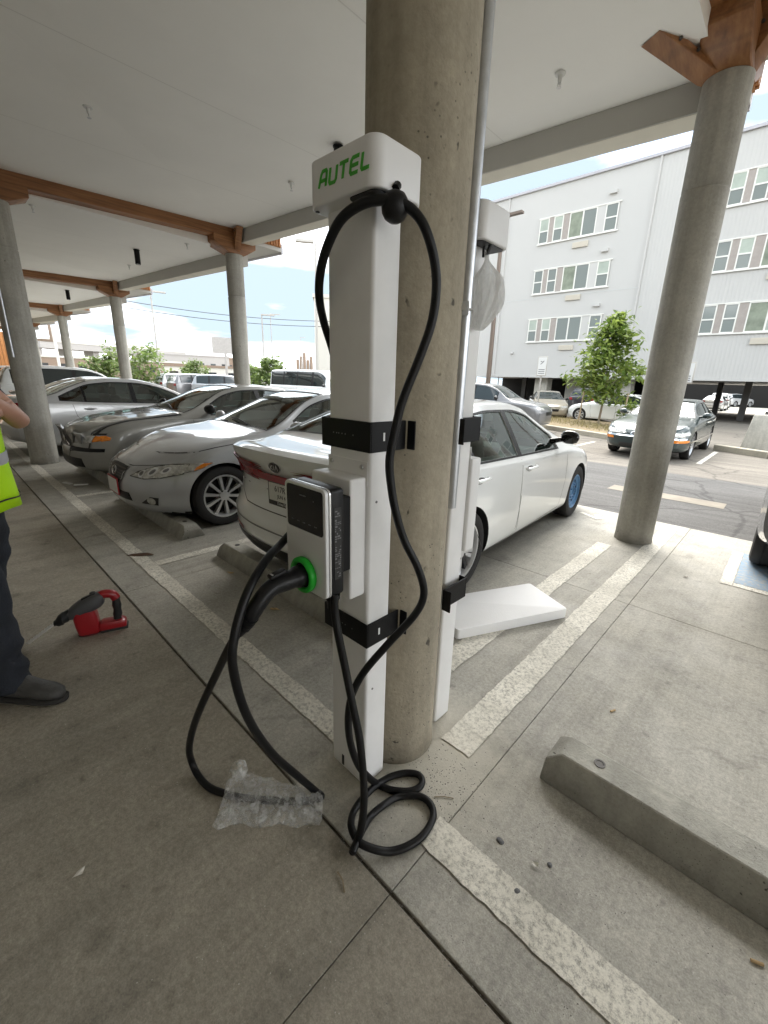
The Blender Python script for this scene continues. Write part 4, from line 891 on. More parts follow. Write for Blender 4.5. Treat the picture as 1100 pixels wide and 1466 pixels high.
def make_car(c, root, hollow=True, wheels='five', front_wheels=None, detail=2):
    """root: the thing; builds body, glass, wheels, doors. returns the Car"""
    mp = c.paint; mats = [mp, 'underbody', 'interior']
    me = bpy.data.meshes.new('body'); c.bm.to_mesh(me)
    for q in mats: me.materials.append(MATS[q])
    body = bpy.data.objects.new('body', me); link(body)
    r, L = c.wheel_r, c.L
    cut = MB()
    for ax in c.axles:
        for sg in (1, -1):
            p0 = Vector((L / 2 - ax, sg * (c.hw - .26), r)); p1 = Vector((L / 2 - ax, sg * (c.hw + .3), r)); cut.cyl(p0, p1, r + c.arch_gap, n=40, mi=1)
    boolean(body, cut, mats)
    # glazing outlines
    def side_poly(a, b_, inset=0.):
        N = 14; lo = [(a + (b_ - a) * i / N) for i in range(N + 1)]
        zlo = lambda s: c.ZS(s) + .028 + inset; zhi = lambda s: c.ZE(s) - .050 - inset
        pts_lo = [(s, zlo(s)) for s in lo if zhi(s) - zlo(s) > .015]; pts_hi = [(s, zhi(s)) for s in lo if zhi(s) - zlo(s) > .015]
        return pts_lo + pts_hi[::-1]
    panes = [side_poly(*q) for q in c.side_glass]
    N = 10
    def top_poly(a, b_, ins=.0):
        S = [a + (b_ - a) * i / N for i in range(N + 1)]; f = lambda s: c.WT(s) * .955 - .035 - ins
        return [(s, f(s)) for s in S] + [(s, -f(s)) for s in S[::-1]]
    wsp = top_poly(*c.windshield); rgp = top_poly(*c.rear_glass) if c.rear_glass else None
    if hollow:
        cav = MB(); rings = []; a, b_ = c.windshield[0] - .02, (c.rear_glass[1] if c.rear_glass else c.side_glass[-1][1]) + .04
        for i in range(25):
            s = a + (b_ - a) * i / 24; w, zs, zt, ze, wt = c.W(s), c.ZS(s), c.ZT(s), c.ZE(s), c.WT(s)
            P = [(0, .36), (.80 * w, .36), (.86 * w, .55), (.875 * w, zs - .04), (min(.86 * w, wt + .02), zs + (ze - zs) * .3), (wt - .06, ze - .04), (wt * .6, zt - .045 - (zt - ze) * .12), (0, zt - .04)]
            rings.append([Vector((L / 2 - s, y, z)) for y, z in P] + [Vector((L / 2 - s, -y, z)) for y, z in P[::-1][1:-1]])
        cav.loft(rings, mi=2); boolean(body, cav, mats)
        k2 = MB()
        for P in panes: k2.prism([(L / 2 - s, z) for s, z in P], -1.3, 1.3, 'y')
        boolean(body, k2, mats)
        k3 = MB(); zlow = lambda P: max(.5, min(c.ZT(P[0][0]), c.ZT(P[N][0])) - .22)
        k3.prism([(L / 2 - s, y) for s, y in wsp], zlow(wsp), 3, 'z')
        if rgp: k3.prism([(L / 2 - s, y) for s, y in rgp], zlow(rgp), 3, 'z')
        boolean(body, k3, mats)
    me = body.data
    for p in me.polygons:
        if p.material_index == 0 and p.center.z < c.ZB(L / 2) + .03 and p.normal.z < -.3: p.material_index = 1
    me.polygons.foreach_set('use_smooth', [True] * len(me.polygons)); me.set_sharp_from_angle(angle=R_(38)); body.parent = root
    g1, g2 = ('car_glass', 'windshield_glass') if hollow else ('dark_glass', 'dark_glass')
    off = -.006 if hollow else .003
    grow = lambda P, k=1.02: [((p[0] - sum(q[0] for q in P) / len(P)) * k + sum(q[0] for q in P) / len(P), (p[1] - sum(q[1] for q in P) / len(P)) * k + sum(q[1] for q in P) / len(P)) for p in P]
    for sd_ in 'lr':
        for P in panes:
            c.patch('side_window', root, sd_, grow(P, 1.03) if hollow else P, g1, off, step=.08)
        if detail > 0:
            a, b_ = c.side_glass[0][0], c.side_glass[-1][1]; N2 = 40
            S = [a - .035 + (b_ - a + .07) * i / N2 for i in range(N2 + 1)]
            zl = lambda s: c.ZS(s) + .012; zh = lambda s: c.ZE(s) - .034
            S = [s for s in S if zh(s) - zl(s) > .02]; outer = [(s, zl(s)) for s in S] + [(s, zh(s)) for s in S[::-1]]
            c.patch('window_trim', root, sd_, outer, c.trim, .0025, holes=panes, step=.06)
    c.patch('windshield', root, 'top', grow(wsp, 1.015) if hollow else wsp, g2, off, step=.09)
    if rgp: c.patch('rear_window', root, 'top', grow(rgp, 1.015) if hollow else rgp, g1, off, step=.09)
    if detail > 0:
        rim_ = lambda P: grow(P, 1.045)
        c.patch('windshield_seal', root, 'top', rim_(wsp), 'black_plastic', .0022, holes=[wsp], step=.08)
        if rgp: c.patch('rear_window_seal', root, 'top', rim_(rgp), 'black_plastic', .0022, holes=[rgp], step=.08)
    # wheels
    for i, ax in enumerate(c.axles):
        st = (front_wheels or wheels) if i == 0 else wheels
        for sg in (1, -1):
            stl = st if not isinstance(st, dict) else st[sg]
            ty, rm = wheel_mesh(r, c.tyre_w, stl); t = bpy.data.objects.new('wheel', ty); link(t, root); t.location = (L / 2 - ax, sg * (c.hw - c.tyre_w / 2 - .012), r)
            k = bpy.data.objects.new('rim', rm); link(k, t); k.rotation_euler = (0, random.random() * 6, 0) if sg < 0 else (0, random.random() * 6, math.pi)
    # shut lines
    if detail > 0:
        for sd_ in 'lr':
            for pts in c.shuts: c.strip('shut_line', root, sd_, pts, .006, 'print_black', .0012)
            for (s, z) in c.handles:
                q = c.proj(sd_, s, z, .0); sg = 1 if sd_ == 'l' else -1
                if q is None: continue
                mb = MB(); mb.tube(catmull([q + Vector((.10, sg * .004, .0)), q + Vector((.075, sg * .032, .004)), q + Vector((-.02, sg * .036, .004)), q + Vector((-.09, sg * .028, .002)), q + Vector((-.11, sg * .0, 0))], 4), [.010, .012, .014, .014, .014, .014, .014, .014, .014, .014, .014, .014, .014, .014, .012, .011, .010], 8)
                mb.build('door_handle', c.handle_m, root, smooth=True)
                if detail > 1: c.patch('handle_shade', root, sd_, ellipse(s + .02, z - .005, .075, .026), 'print_grey', .0013, step=.03)  # flat dark patch paints the shade in the handle scoop
            # mirror
            s, z = c.mirror; q = c.proj(sd_, s, z, 0); sg = 1 if sd_ == 'l' else -1
            if q is not None:
                mb = MB(); mb.tube([q + Vector((0, -sg * .03, 0)), q + Vector((0, sg * .09, .03))], [.032, .026], 8)
                rg = []
                for f, k in ((0, .35), (.12, .82), (.35, 1.), (.7, .96), (.92, .72), (1, .3)):
                    cx = q + Vector((.055 - .02 * f, sg * (.06 + .19 * f), .055)); rg.append([cx + Vector((math.cos(a) * .062 * k * (1.25 if math.cos(a) > 0 else .75), 0, math.sin(a) * .072 * k)) for a in [2 * math.pi * j / 14 for j in range(14)]])
                mb.loft(rg); mb.build('side_mirror', c.mirror_m, root, smooth=True, sharp=60)
    # cabin
    if hollow:
        s0 = c.windshield[1]; zf = .38
        MB().box((L / 2 - c.windshield[0] - .30, 0, c.ZS(c.windshield[0]) - .13), (.50, c.hw * 1.62, .22)).build('dashboard', 'interior', root, bevel=.05, seg=3)
        seat_m = c.seat_m
        def seat(x, y, w):
            mb = MB().box((x, y, .52), (.50, w, .16)); o1 = mb
            Rm = Matrix.Rotation(R_(-18), 3, 'Y'); mb.box((x - .32, y, .82), (.14, w * .94, .58), Rm); return mb
        for y in (.37, -.37):
            x = L / 2 - (c.windshield[0] + 1.22); seat(x, y, .46).build('seat', seat_m, root, bevel=.05, seg=3)
            MB().box((x - .43, y, 1.19), (.09, .24, .16)).build('headrest', seat_m, root, bevel=.03, seg=3)
        x = L / 2 - (c.windshield[0] + 2.05); seat(x, 0, 1.2).build('rear_seat', seat_m, root, bevel=.05, seg=3)
        for y in (.37, -.37): MB().box((x - .43, y, 1.14), (.08, .22, .13)).build('headrest', seat_m, root, bevel=.03, seg=3)
        xs_ = L / 2 - (c.windshield[0] + .62); MB().tube([Vector((xs_ + .06 * math.cos(a), .37 + .18 * math.sin(a), c.ZS(1.6) + .0 + .17 * math.cos(a))) for a in [2 * math.pi * i / 24 for i in range(24)]], .014, 8, close=True).build('steering_wheel', 'interior', root, smooth=True)
    return c

def sedan(**kw):
    d = dict(L=4.64, wheel_r=.325, tyre_w=.215, arch_gap=.035, axles=(.88, 3.58), roof_w=.60, paint='paint_white', trim='black_plastic', handle_m=None, mirror_m='black_gloss', seat_m='interior', mirror=(1.72, .98),
        zt=[(0, .66), (.06, .715), (.3, .80), (.8, .90), (1.22, .985), (1.5, 1.10), (1.9, 1.285), (2.15, 1.375), (2.5, 1.425), (2.9, 1.43), (3.3, 1.385), (3.65, 1.285), (4.0, 1.145), (4.14, 1.10), (4.35, 1.085), (4.55, 1.06), (4.64, 1.025)],
        zs=[(0, .62), (.3, .72), (.8, .83), (1.4, .905), (2.5, .935), (3.5, .965), (4.1, 1.0), (4.5, .985), (4.64, .95)],
        w=[(0, .76), (.15, .83), (.5, .885), (.9, .90), (2.4, .90), (3.6, .90), (4.2, .875), (4.5, .82), (4.64, .79)],
        zb=[(0, .22), (.3, .17), (.6, .17), (4.1, .18), (4.4, .24), (4.64, .30)],
        nose_len=.75, tail_len=.6, nose_plan=.30, tail_plan=.24, nose_z=[(.18, .10), (.3, .02), (.5, 0), (.62, .015), (.7, .06)], tail_z=[(.25, .10), (.4, .01), (.58, 0), (.64, .05), (.8, .085), (.92, .06), (1.0, .01), (1.05, 0)],
        windshield=(1.28, 2.10), rear_glass=(3.36, 4.02), side_glass=[(1.66, 2.60), (2.68, 3.42), (3.46, 3.82)],
        shuts=[[(1.40, .88), (1.42, .55), (1.50, .26), (2.62, .22), (2.66, .60), (2.64, .93)], [(2.64, .60), (2.66, .24), (3.25, .22), (3.42, .42), (3.66, .72), (3.70, .95)]],
        handles=[(2.46, .835), (3.42, .865)])
    d.update(kw); d['handle_m'] = d['handle_m'] or d['paint']; return d
def put(root, nose, heading, L, sc=.937):
    """heading: direction of the nose in degrees from +x"""
    a = R_(heading); root.scale = (sc, sc, sc); L = L * sc; root.location = (nose[0] - math.cos(a) * L / 2, nose[1] - math.sin(a) * L / 2, nose[2] if len(nose) > 2 else 0); root.rotation_euler = (0, 0, a)
def plate(car, root, side, y, z, w, h, m_frame, m_face, lines, col_='print_black', frame_txt=None):
    q = car.proj(side, y, z, .012); sg = 1 if side == 'front' else -1; tilt = .0
    X = (0, sg, 0); fr_ = frame(q, X, (0, 0, 1))
    t = MB(); t.box((0, 0, 0), (w + .03, h + .03, .012), None); t.v = [tuple(fr_ @ Vector(v)) for v in t.v]; pf = t.build('licence_plate', m_frame, root, bevel=.004)
    t = MB(); t.box((0, .006 if frame_txt else 0, .007), (w, h - (.03 if frame_txt else 0), .003), None); t.v = [tuple(fr_ @ Vector(v)) for v in t.v]; t.build('plate_face', m_face, pf)
    for (tx, sz, dx, dy) in lines: text('plate_lettering', tx, sz, col_, fr_ @ Matrix.Translation((dx, dy, .009)), pf, .0008)
    if frame_txt: text('plate_lettering', frame_txt, .03, 'print_white', fr_ @ Matrix.Translation((0, -h / 2 + .005, .0075)), pf, .0008)
    return pf
def car_thing(name, label, group=None): return thing(name, label, 'car', group=group)

# ---------------------------------------------------------------- white sedan at the charger (tail towards the walkway)
kia = Car(sedan(zt=[(0, .66), (.06, .715), (.3, .80), (.8, .90), (1.22, .985), (1.5, 1.10), (1.9, 1.285), (2.15, 1.375), (2.5, 1.425), (2.9, 1.43), (3.3, 1.39), (3.65, 1.295), (4.0, 1.155), (4.14, 1.105), (4.3, 1.09), (4.55, 1.095), (4.64, 1.075)], mirror=(1.66, 1.0)))
rk = car_thing('parked_sedan', 'white sedan with full width red tail light bar and one blue steel wheel')
make_car(kia, rk, True, 'twin', {1: 'twin', -1: 'steel'})
put(rk, (-2.55, 5.70), 93.7, kia.L)
kia.patch('tail_light_bar', rk, 'rear', [(-.64, .862), (.64, .862), (.64, .922), (-.64, .922)], 'lamp_red', .009, step=.02, thick=.005)
for sg, sd_ in ((1, 'l'), (-1, 'r')):
    kia.patch('tail_light', rk, 'rear', [(sg * .60, .86), (sg * .72, .83), (sg * .79, .83), (sg * .79, .99), (sg * .74, .98), (sg * .66, .93), (sg * .60, .93)], 'lamp_dark_red', .012, step=.015, thick=.006)
    kia.patch('tail_light', rk, sd_, [(4.62, .84), (4.50, .85), (4.38, .93), (4.36, .97), (4.50, .985), (4.62, .985)], 'lamp_dark_red', .010, step=.015, thick=.004)
    kia.patch('headlight', rk, sd_, [(.10, .64), (.42, .72), (.62, .80), (.50, .79), (.22, .73), (.08, .69)], 'lamp_clear', .004, step=.03)
    kia.patch('bumper_reflector', rk, 'rear', [(sg * .50, .42), (sg * .70, .43), (sg * .70, .455), (sg * .50, .445)], 'lamp_dark_red', .005, step=.03)
    kia.strip('shut_line', rk, sd_, [(4.60, .79), (4.40, .78), (4.20, .66)], .006, 'print_black', .0012)
kia.patch('rear_valance', rk, 'rear', [(-.80, .25), (.80, .25), (.80, .37), (.55, .41), (-.55, .41), (-.80, .37)], 'black_plastic', .006, step=.02)
for sd_ in 'lr': kia.patch('rear_valance', rk, sd_, [(4.60, .29), (4.60, .385), (4.34, .33), (4.02, .22), (4.34, .235)], 'black_plastic', .008, step=.018)
kia.strip('shut_line', rk, 'rear', [(-.70, .86), (-.66, .70), (-.50, .645), (.50, .645), (.66, .70), (.70, .86)], .007, 'print_black', .0015)
kia.strip('shut_line', rk, 'rear', [(-.80, .52), (.80, .52)], .012, 'print_grey', .0015)
q = kia.proj('rear', 0, .985, .004); F = frame(q, (0, -1, 0), (-.12, 0, 1))
bd = MB(); bd.lathe([(0, 0), (.062, 0), (.066, .004), (.058, .006), (0, .006)], F @ Matrix.Diagonal((1, .54, 1, 1)), 36); bo = bd.build('badge', 'black_gloss', rk, smooth=True)
ring_ = MB().tube([F @ Vector((.064 * math.cos(a), .035 * math.sin(a), .006)) for a in [2 * math.pi * i / 36 for i in range(36)]], .003, 6, close=True).build('badge_rim', 'chrome', bo, smooth=True)
mb = MB(); FB = F @ Matrix.Translation((0, 0, .0065))
for P in ([(-.040, -.016), (-.040, .016)], [(-.018, .016), (-.038, .0), (-.016, -.016)], [(-.006, -.016), (-.006, .016)], [(.006, -.016), (.022, .016), (.038, -.016)]): ribbon(mb, P, .0065, .002, FB)
mb.build('badge_lettering', 'chrome', bo)
plate(kia, rk, 'rear', 0, .785, .31, .155, 'print_black', 'sign_white', [('617R75', .058, 0, .03), ('JUN 4 2', .036, 0, -.022)], 'print_black', 'DriveTime')
text('model_lettering', 'Forte', .035, 'chrome', frame(kia.proj('rear', -.5, .80, .003), (0, -1, 0), (0, 0, 1)), rk)
kia.patch('fuel_flap', rk, 'l', ellipse(3.9, .80, .07, .07), 'paint_white', .0012, step=.03)
MB().box((-1.18, 0, 1.425), (.16, .05, .05)).build('antenna_fin', 'paint_white', rk, bevel=.02, seg=3)

# ---------------------------------------------------------------- pearl white sedan, nose towards the walkway
lex = Car(sedan(L=4.575, paint='paint_pearl', axles=(.79, 3.52), roof_w=.575, wheel_r=.325, mirror=(1.72, .95), mirror_m='paint_pearl',
    zt=[(0, .60), (.05, .665), (.2, .735), (.5, .83), (.9, .915), (1.3, .965), (1.5, 1.03), (1.8, 1.17), (2.15, 1.325), (2.4, 1.395), (2.75, 1.425), (3.1, 1.405), (3.45, 1.33), (3.8, 1.19), (4.0, 1.12), (4.3, 1.09), (4.575, 1.05)],
    zs=[(0, .58), (.2, .66), (.5, .76), (.9, .845), (1.4, .90), (2.5, .925), (3.5, .95), (4.1, .98), (4.575, .94)],
    w=[(0, .70), (.12, .78), (.4, .865), (.75, .895), (1.2, .895), (2.4, .89), (3.6, .895), (4.2, .87), (4.575, .79)],
    zb=[(0, .20), (.25, .155), (.6, .16), (4.1, .18), (4.575, .28)],
    nose_len=.8, nose_plan=.36, nose_z=[(.15, .12), (.26, .02), (.4, 0), (.55, .03), (.62, .07), (.7, .14)], windshield=(1.40, 2.34), rear_glass=(3.25, 3.92), side_glass=[(1.80, 2.62), (2.70, 3.40), (3.44, 3.70)],
    shuts=[[(1.46, .86), (1.46, .5), (1.52, .25), (2.62, .22), (2.68, .60), (2.66, .92)], [(2.66, .60), (2.68, .24), (3.2, .22), (3.36, .45), (3.58, .74), (3.62, .94)], [(.02, .70), (.12, .715), (.26, .74), (.75, .84), (1.3, .905)]], handles=[(2.5, .81), (3.38, .84)]))
rl = car_thing('parked_sedan', 'pearl white sedan nosed in over a wheel stop beside the charging posts')
make_car(lex, rl, True, 'ten'); put(rl, (-4.80, 1.10), -90, lex.L)
lex.patch('grille', rl, 'front', [(-.255, .625), (-.10, .632), (.10, .632), (.255, .625), (.205, .50), (.15, .452), (-.15, .452), (-.205, .50)], 'black_plastic', .006, step=.025)
for i in range(6):
    z = .472 + i * .026; wd = .16 + .10 * (z - .452) / .17; lex.strip('grille_bar', rl, 'front', [(-wd, z), (0, z + .003), (wd, z)], .009, 'dark_steel', .012)
lex.strip('grille_surround', rl, 'front', [(-.255, .628), (-.205, .50), (-.15, .448), (.15, .448), (.205, .50), (.255, .628), (.10, .636), (-.10, .636), (-.255, .628)], .014, 'paint_pearl', .012)
q = lex.proj('front', 0, .562, .016); F = frame(q, (0, 1, 0), (-.25, 0, 1))
mb = MB(); mb.tube([F @ Vector((.062 * math.cos(a), .045 * math.sin(a), .004)) for a in [2 * math.pi * i / 32 for i in range(32)]], .0045, 6, close=True)
ribbon(mb, [(.018, .036), (-.024, -.018), (.040, -.018)], .010, .005, F @ Matrix.Translation((0, 0, .002))); mb.build('badge', 'chrome', rl, smooth=True)
for sg, sd_ in ((1, 'l'), (-1, 'r')):
    hp = [(sg * .36, .555), (sg * .44, .60), (sg * .56, .655), (sg * .70, .685), (sg * .80, .69), (sg * .80, .60), (sg * .70, .565), (sg * .55, .545)]
    lex.patch('headlight', rl, 'front', hp, 'lamp_clear', .004, step=.025, thick=.004)
    for cy, cz, rr in ((.50, .59, .034), (.60, .612, .038), (.69, .63, .03)):
        lex.patch('projector', rl, 'front', ellipse(sg * cy, cz, rr, rr, 20), 'lamp_white', .0095, step=.02); lex.patch('projector_core', rl, 'front', ellipse(sg * cy, cz, rr * .6, rr * .6, 16), 'print_grey', .0115, step=.02)
    lex.patch('headlight', rl, sd_, [(.34, .605), (.52, .625), (.70, .70), (.56, .705), (.36, .69)], 'lamp_clear', .004, step=.025, thick=.004)
    lex.patch('marker_light', rl, sd_, [(.50, .628), (.56, .645), (.68, .698), (.60, .70), (.53, .665)], 'lamp_amber', .0095, step=.02)
    lex.strip('headlight_seal', rl, 'front', hp + [hp[0]], .007, 'print_black', .0085)
    lex.patch('fog_light_recess', rl, 'front', [(sg * .50, .295), (sg * .68, .29), (sg * .70, .37), (sg * .62, .375)], 'print_black', .004, step=.025); lex.patch('fog_light', rl, 'front', ellipse(sg * .625, .332, .042, .036, 20), 'lamp_clear', .009, step=.02)
lex.patch('bumper_intake', rl, 'front', [(-.38, .30), (.38, .30), (.35, .385), (-.35, .385)], 'black_plastic', .004, step=.03)
lex.strip('shut_line', rl, 'front', [(-.80, .70), (-.5, .665), (-.27, .64), (.27, .64), (.5, .665), (.80, .70)], .006, 'print_black', .0012)
plate(lex, rl, 'front', .0, .415, .30, .15, 'print_red', 'sign_white', [], 'print_red')
for y, a in ((.30, .62), (-.22, .62)):
    p0 = lex.proj('top', 1.40, y, .012); p1 = lex.proj('top', 1.56, y - .28, .014); p2 = lex.proj('top', 1.50, y - .60, .012)
    MB().tube([p0, (p0 + p2) / 2 + Vector((0, 0, .018)), p2], .008, 6).build('wiper', 'black_plastic', rl, smooth=True)

# ---------------------------------------------------------------- grey-gold sedan with buckled bonnet
vol = Car(sedan(L=4.60, paint='paint_champagne', axles=(.90, 3.60), roof_w=.60, mirror=(1.78, 1.0), mirror_m='black_plastic', trim='black_plastic',
    zt=[(0, .70), (.05, .755), (.2, .82), (.5, .885), (.9, .94), (1.3, .985), (1.5, 1.05), (1.8, 1.19), (2.15, 1.345), (2.45, 1.415), (2.8, 1.43), (3.2, 1.40), (3.55, 1.30), (3.9, 1.16), (4.1, 1.11), (4.4, 1.08), (4.60, 1.03)],
    zs=[(0, .67), (.2, .74), (.5, .81), (.9, .875), (1.4, .93), (2.5, .95), (3.5, .97), (4.1, 1.0), (4.60, .95)],
    w=[(0, .72), (.12, .79), (.4, .87), (.8, .90), (2.4, .90), (3.6, .90), (4.2, .87), (4.60, .80)],
    zb=[(0, .24), (.25, .20), (.6, .18), (4.1, .19), (4.60, .28)], nose_len=.7, nose_plan=.30, nose_z=[(.2, .08), (.3, .0), (.5, 0), (.56, .03), (.68, .05), (.78, .10)],
    windshield=(1.42, 2.34), rear_glass=(3.35, 4.0), side_glass=[(1.82, 2.66), (2.74, 3.5), (3.54, 3.8)],
    shuts=[[(1.50, .90), (1.50, .5), (1.55, .26), (2.66, .23), (2.72, .60), (2.70, .95)], [(2.70, .60), (2.72, .25), (3.25, .23), (3.42, .45), (3.64, .74), (3.68, .95)]], handles=[(2.55, .85), (3.45, .87)]))
rv = car_thing('parked_sedan', 'dull grey gold sedan with buckled bonnet and orange corner lamp')
make_car(vol, rv, True, 'six'); put(rv, (-7.10, 1.12), -90, vol.L)
# buckled bonnet: a separate warped sheet standing proud of the wings
hv, hf = [], []; ns, ny = 22, 16
for i in range(ns + 1):
    for j in range(ny + 1):
        s = .04 + 1.30 * i / ns; y = (-1 + 2 * j / ny) * (.60 + .16 * min(1, s / .8)); q = vol.proj('top', s, y, 0)
        if q is None: q = Vector((vol.L / 2 - s, y, .7))
        lift = .018 + .045 * math.exp(-((s - .05) / .25) ** 2) * (1 + .5 * math.sin(y * 6)) + .018 * math.exp(-((s - .55) / .12) ** 2) * (1 - abs(y)) * math.cos(y * 7) + .006 * mnoise.noise(Vector((s * 4, y * 4, 0)))
        hv.append(q + Vector((0, 0, lift)))
        if i and j: k = i * (ny + 1) + j; hf.append((k - ny - 2, k - ny - 1, k, k - 1))
bon = MB().add(hv, hf).build('bonnet', 'paint_champagne', rv, smooth=True, sharp=60); bon['label'] = 'buckled bonnet lifted at the front edge'
md = bon.modifiers.new('t', 'SOLIDIFY'); md.thickness = .012
for sg, sd_ in ((1, 'l'), (-1, 'r')):
    vol.strip('bonnet_gap', rv, 'top', [(.10, sg * .66), (.5, sg * .72), (.95, sg * .765), (1.36, sg * .79)], .030, 'print_black', .004)
    hp = [(sg * .33, .60), (sg * .33, .70), (sg * .50, .715), (sg * .695, .713), (sg * .695, .62)]
    vol.patch('headlight', rv, 'front', hp, 'lamp_clear', .005, step=.025, thick=.004)
    for cy in (.42, .53): vol.patch('reflector', rv, 'front', ellipse(sg * cy, .655, .042, .042, 18), 'lamp_white', .0105, step=.02)
    vol.patch('corner_lamp', rv, 'front', [(sg * .70, .63), (sg * .70, .71), (sg * .78, .70), (sg * .78, .65)], 'lamp_amber', .006, step=.02, thick=.004)
    vol.patch('corner_lamp', rv, sd_, [(.29, .64), (.38, .655), (.40, .69), (.35, .718), (.29, .71)], 'lamp_amber', .006, step=.02, thick=.004)
    vol.patch('bumper_insert', rv, 'front', [(sg * .28, .49), (sg * .80, .50), (sg * .80, .545), (sg * .28, .55)], 'black_plastic', .006, step=.03, thick=.008)
vol.patch('grille', rv, 'front', [(-.26, .55), (.26, .55), (.28, .70), (-.28, .70)], 'black_plastic', .006, step=.025)
for i in range(9): y = -.23 + i * .0575; vol.strip('grille_bar', rv, 'front', [(y, .555), (y, .695)], .010, 'dark_steel', .014)
vol.strip('grille_surround', rv, 'front', [(-.27, .545), (.27, .545), (.29, .705), (-.29, .705), (-.27, .545)], .018, 'dark_steel', .012)
vol.strip('grille_bar', rv, 'front', [(-.26, .70), (.24, .555)], .014, 'chrome', .018)
q = vol.proj('front', 0, .63, .02); MB().lathe([(0, 0), (.038, 0), (.042, .006), (.034, .009), (0, .009)], frame(q, (0, 1, 0), (0, 0, 1)), 22).build('badge', 'chrome', rv, smooth=True)
vol.patch('bumper_intake', rv, 'front', [(-.58, .28), (.58, .28), (.54, .40), (-.54, .40)], 'black_plastic', .004, step=.04)
vol.strip('bumper_crack', rv, 'front', [(.30, .70), (.24, .58), (.30, .52), (.22, .40), (.26, .27)], .022, 'print_black', .004)
vol.strip('shut_line', rv, 'front', [(-.78, .735), (-.3, .725), (.3, .725), (.78, .735)], .022, 'print_black', .003)
for y in (.30, -.25):
    p0 = vol.proj('top', 1.42, y, .012); p2 = vol.proj('top', 1.54, y - .55, .012); MB().tube([p0, (p0 + p2) / 2 + Vector((0, 0, .02)), p2], .009, 6).build('wiper', 'black_plastic', rv, smooth=True)
for i, (x, y, a) in enumerate(((.02, .2, .3), (.07, .42, 1.2))):
    pc = MB().box((-7.0 + x * 4, .95 + y * .5, .012), (.16, .05, .016), Matrix.Rotation(a, 3, 'Z')).build('bumper_fragment', 'sign_white', bevel=.005); tag(pc, 'broken pale plastic fragment %s' % ('nearest the round column' if i else 'in front of the wheel stop of the buckled sedan'), 'debris', 'plastic fragments on the ground')

# ---------------------------------------------------------------- silver sedan, tail towards the walkway
sil = Car(sedan(L=4.80, paint='paint_silver', axles=(.95, 3.70), roof_w=.60, mirror=(1.85, 1.0), mirror_m='paint_silver',
    zt=[(0, .66), (.06, .72), (.3, .80), (.8, .90), (1.3, .985), (1.6, 1.10), (2.0, 1.285), (2.3, 1.385), (2.65, 1.445), (3.0, 1.45), (3.4, 1.405), (3.8, 1.27), (4.1, 1.14), (4.25, 1.105), (4.5, 1.09), (4.7, 1.075), (4.80, 1.04)],
    zs=[(0, .62), (.3, .72), (.8, .83), (1.4, .91), (2.5, .945), (3.5, .975), (4.2, 1.01), (4.6, 1.0), (4.80, .96)], w=[(0, .76), (.15, .83), (.5, .885), (.9, .91), (2.4, .91), (3.8, .91), (4.4, .88), (4.7, .82), (4.80, .79)],
    zb=[(0, .22), (.3, .17), (4.2, .19), (4.6, .25), (4.80, .30)], windshield=(1.36, 2.2), rear_glass=(3.48, 4.14), side_glass=[(1.76, 2.70), (2.78, 3.56), (3.60, 3.95)],
    shuts=[[(1.48, .9), (1.5, .55), (1.58, .26), (2.70, .22), (2.76, .60), (2.74, .94)], [(2.74, .60), (2.76, .24), (3.30, .22), (3.50, .44), (3.76, .74), (3.80, .96)]], handles=[(2.55, .84), (3.52, .87)]))
rs = car_thing('parked_sedan', 'silver sedan backed in behind the round column with the conduit')
make_car(sil, rs, True, 'plain'); put(rs, (-10.1, 5.25), 90, sil.L)
for sg, sd_ in ((1, 'l'), (-1, 'r')):
    sil.patch('tail_light', rs, 'rear', [(sg * .48, .80), (sg * .80, .80), (sg * .80, .98), (sg * .66, .985), (sg * .52, .93)], 'lamp_red', .006, step=.03, thick=.005)
    sil.patch('tail_light', rs, sd_, [(4.78, .80), (4.60, .82), (4.46, .92), (4.50, .97), (4.78, .975)], 'lamp_red', .006, step=.03, thick=.005)
    sil.patch('reverse_light', rs, 'rear', [(sg * .50, .82), (sg * .62, .81), (sg * .62, .86), (sg * .53, .87)], 'lamp_white', .0125, step=.02)
    sil.patch('bumper_scuff', rs, sd_, [(4.3, .60), (4.55, .61), (4.52, .66), (4.36, .65)], 'print_black', .002, step=.03)
sil.strip('shut_line', rs, 'rear', [(-.70, .93), (-.52, .66), (.52, .66), (.70, .93)], .008, 'print_black', .0015)
plate(sil, rs, 'rear', 0, .76, .30, .15, 'chrome', 'sign_white', [])

